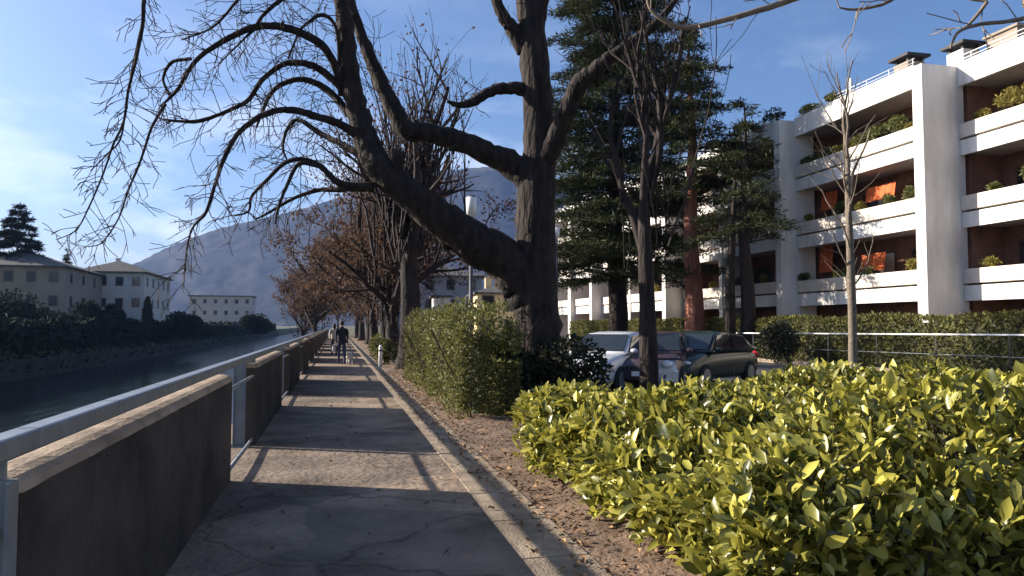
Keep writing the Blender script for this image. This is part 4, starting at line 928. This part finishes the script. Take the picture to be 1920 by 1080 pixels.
house('pale house with low hip roof on the far bank, right of the ochre house', at(238, 146), 11, 24, 11.6, R(1), M['house_wall'], rh=2.4, nwin=(4, 5), floors_=3)
house('low flat roofed pinkish house across the river, left of where the path ends', at(418, 310), 24, 18, 13.6, R(2), M['house_pink'], 'flat', rh=.4, nwin=(6, 4), floors_=3)
house('far grey house seen between the row trees and the lamp', at(820, 120, 0), 13, 12, 9.2, R(-4), M['house_grey'], rh=2.0, nwin=(4, 3), floors_=3)
house('sunlit cream house under the leaning limb, right of the lamp', at(925, 82, 0), 4.6, 9, 5.0, R(-4), M['house_cream'], rh=.9, ov=.35, nwin=(2, 3))
ks = thing('kiosk', 'small white flat kiosk left of the lamp, above the tall hedge', 'kiosk', at(829, 62, 0)); b_ = G(829, 62)
mb = MB(); mb.box(b_[0]-.75, b_[0]+.55, b_[1]-.9, b_[1]+.9, -.1, 3.9); mb.build('wall', M['white'], ks)
mb = MB(); mb.box(b_[0]-.95, b_[0]+.75, b_[1]-1.1, b_[1]+1.1, 3.902, 4.06); mb.build('roof', M['roof_tile'], ks, bevel=.02)
# far bank planting and wall
ew = strip_sheet([-36.2, -36.1, -35.8], [.75, .76, -.5], 20, 420); 
mb = MB(); mb.box(-31.0, -30.25, -60, 420, -4.2, -2.1); mb.box(-31.06, -30.19, -60, 420, -2.098, -1.95); tag(mb.build('bank_wall', M['stone']), 'long dark stone wall at the waterline of the far river bank', 'wall')
far = [(20, 92, 4.2, 4.6, 'big dark bush at the left photo edge before the ochre house'), (75, 96, 3.6, 3.4, 'dark rounded bush before the ochre house, second from the left edge'),
       (125, 100, 3.2, 2.5, 'low dark bush before the right half of the ochre house'), (178, 104, 2.2, 4.4, 'tall dark bush between the ochre house and the pale house'),
       (214, 112, 1.6, 4.0, 'narrow dark bush against the left corner of the pale house'), (345, 135, 2.2, 3.4, 'dark bush right of the pale house'), (480, 160, 2.4, 3.2, 'dark bush at the right end of the pinkish house')]
for px, D, rx, rz, lab in far:
    bush('bank_bush', lab, 'shrub', at(px, D), rx*1.3, rx*1.2, rz*.66, 3600, .5, .32, M['bank_leaf'], 'dark bushes on the far bank', lobes=7)
b_ = at(276, 112); cy = thing('cypress_tree', 'thin dark cypress in front of the pale house', 'tree', b_)
mb = MB(); n = 1800; t_ = rng.random(n); a = rng.uniform(0, 6.28, n); rr = .75*np.sin(np.pi*np.clip(t_*.93+.07, 0, 1))**.7*rng.random(n)**.4
C = np.stack([b_[0]+rr*np.cos(a), b_[1]+rr*np.sin(a), b_[2]+.3+t_*5.6], -1); mb.leaves(C, rdirs(n)*.4+np.array([0, 0, 1]), rdirs(n), .5, .18); mb.build('foliage', M['ivy'], cy)
mb = MB(); mb.tube([(b_[0], b_[1], b_[2]-.2), (b_[0], b_[1], b_[2]+5)], [.14, .03], 8); mb.build('trunk', M['bark'], cy)
fh_ = thing('bank_hedge', 'long dark hedge along the far river bank before the houses', 'hedge', (-32.5, 150, -.8)); mb = MB()
n = 16000; y = rng.uniform(20, 420, n); z = rng.uniform(-1.2, 2.2, n); x = -31.9-rng.gamma(1.2, .2, n); put_leaves(mb, np.stack([x, y, z+.25*np.sin(y*.4)], -1), np.tile([.9, 0, .2], (n, 1)), .75, .5, big=False, rnd=1.0)
mb.box(-33.4, -32.4, 20, 420, -1.6, 1.9, 1); mb.build('foliage', [M['bank_leaf'], M['ivy']], fh_)
# slope scrub on the far bank
mb = MB(); n = 9000; y = rng.uniform(20, 330, n); u = rng.random(n); x = -36+5.8*u; z = np.interp(x, [-36, -33, -30.5], [-.3, -.6, -3.2])+rng.gamma(1.5, .25, n)
mb.leaves(np.stack([x, y, z], -1), rdirs(n)+np.array([0, 0, .6]), rdirs(n), rng.uniform(.4, 1.0, n), rng.uniform(.25, .5, n)); struct(mb.build('bank_scrub', M['bank_leaf']), 'stuff')

# ------------------------------------------------------------------ air
mb = MB(); mb.box(-4400, 4400, -190, 4300, -6.0, 640)
hz = struct(mb.build('haze', M['white']), 'stuff')
hm = bpy.data.materials.new('haze_air'); hm.use_nodes = True; hm.node_tree.nodes.clear()
ho = hm.node_tree.nodes.new('ShaderNodeOutputMaterial'); hv = hm.node_tree.nodes.new('ShaderNodeVolumePrincipled')
hv.inputs['Color'].default_value = (.30, .48, 1.0, 1); hv.inputs['Density'].default_value = .00008; hv.inputs['Anisotropy'].default_value = .2
hm.node_tree.links.new(hv.outputs['Volume'], ho.inputs['Volume']); hz.data.materials[0] = hm
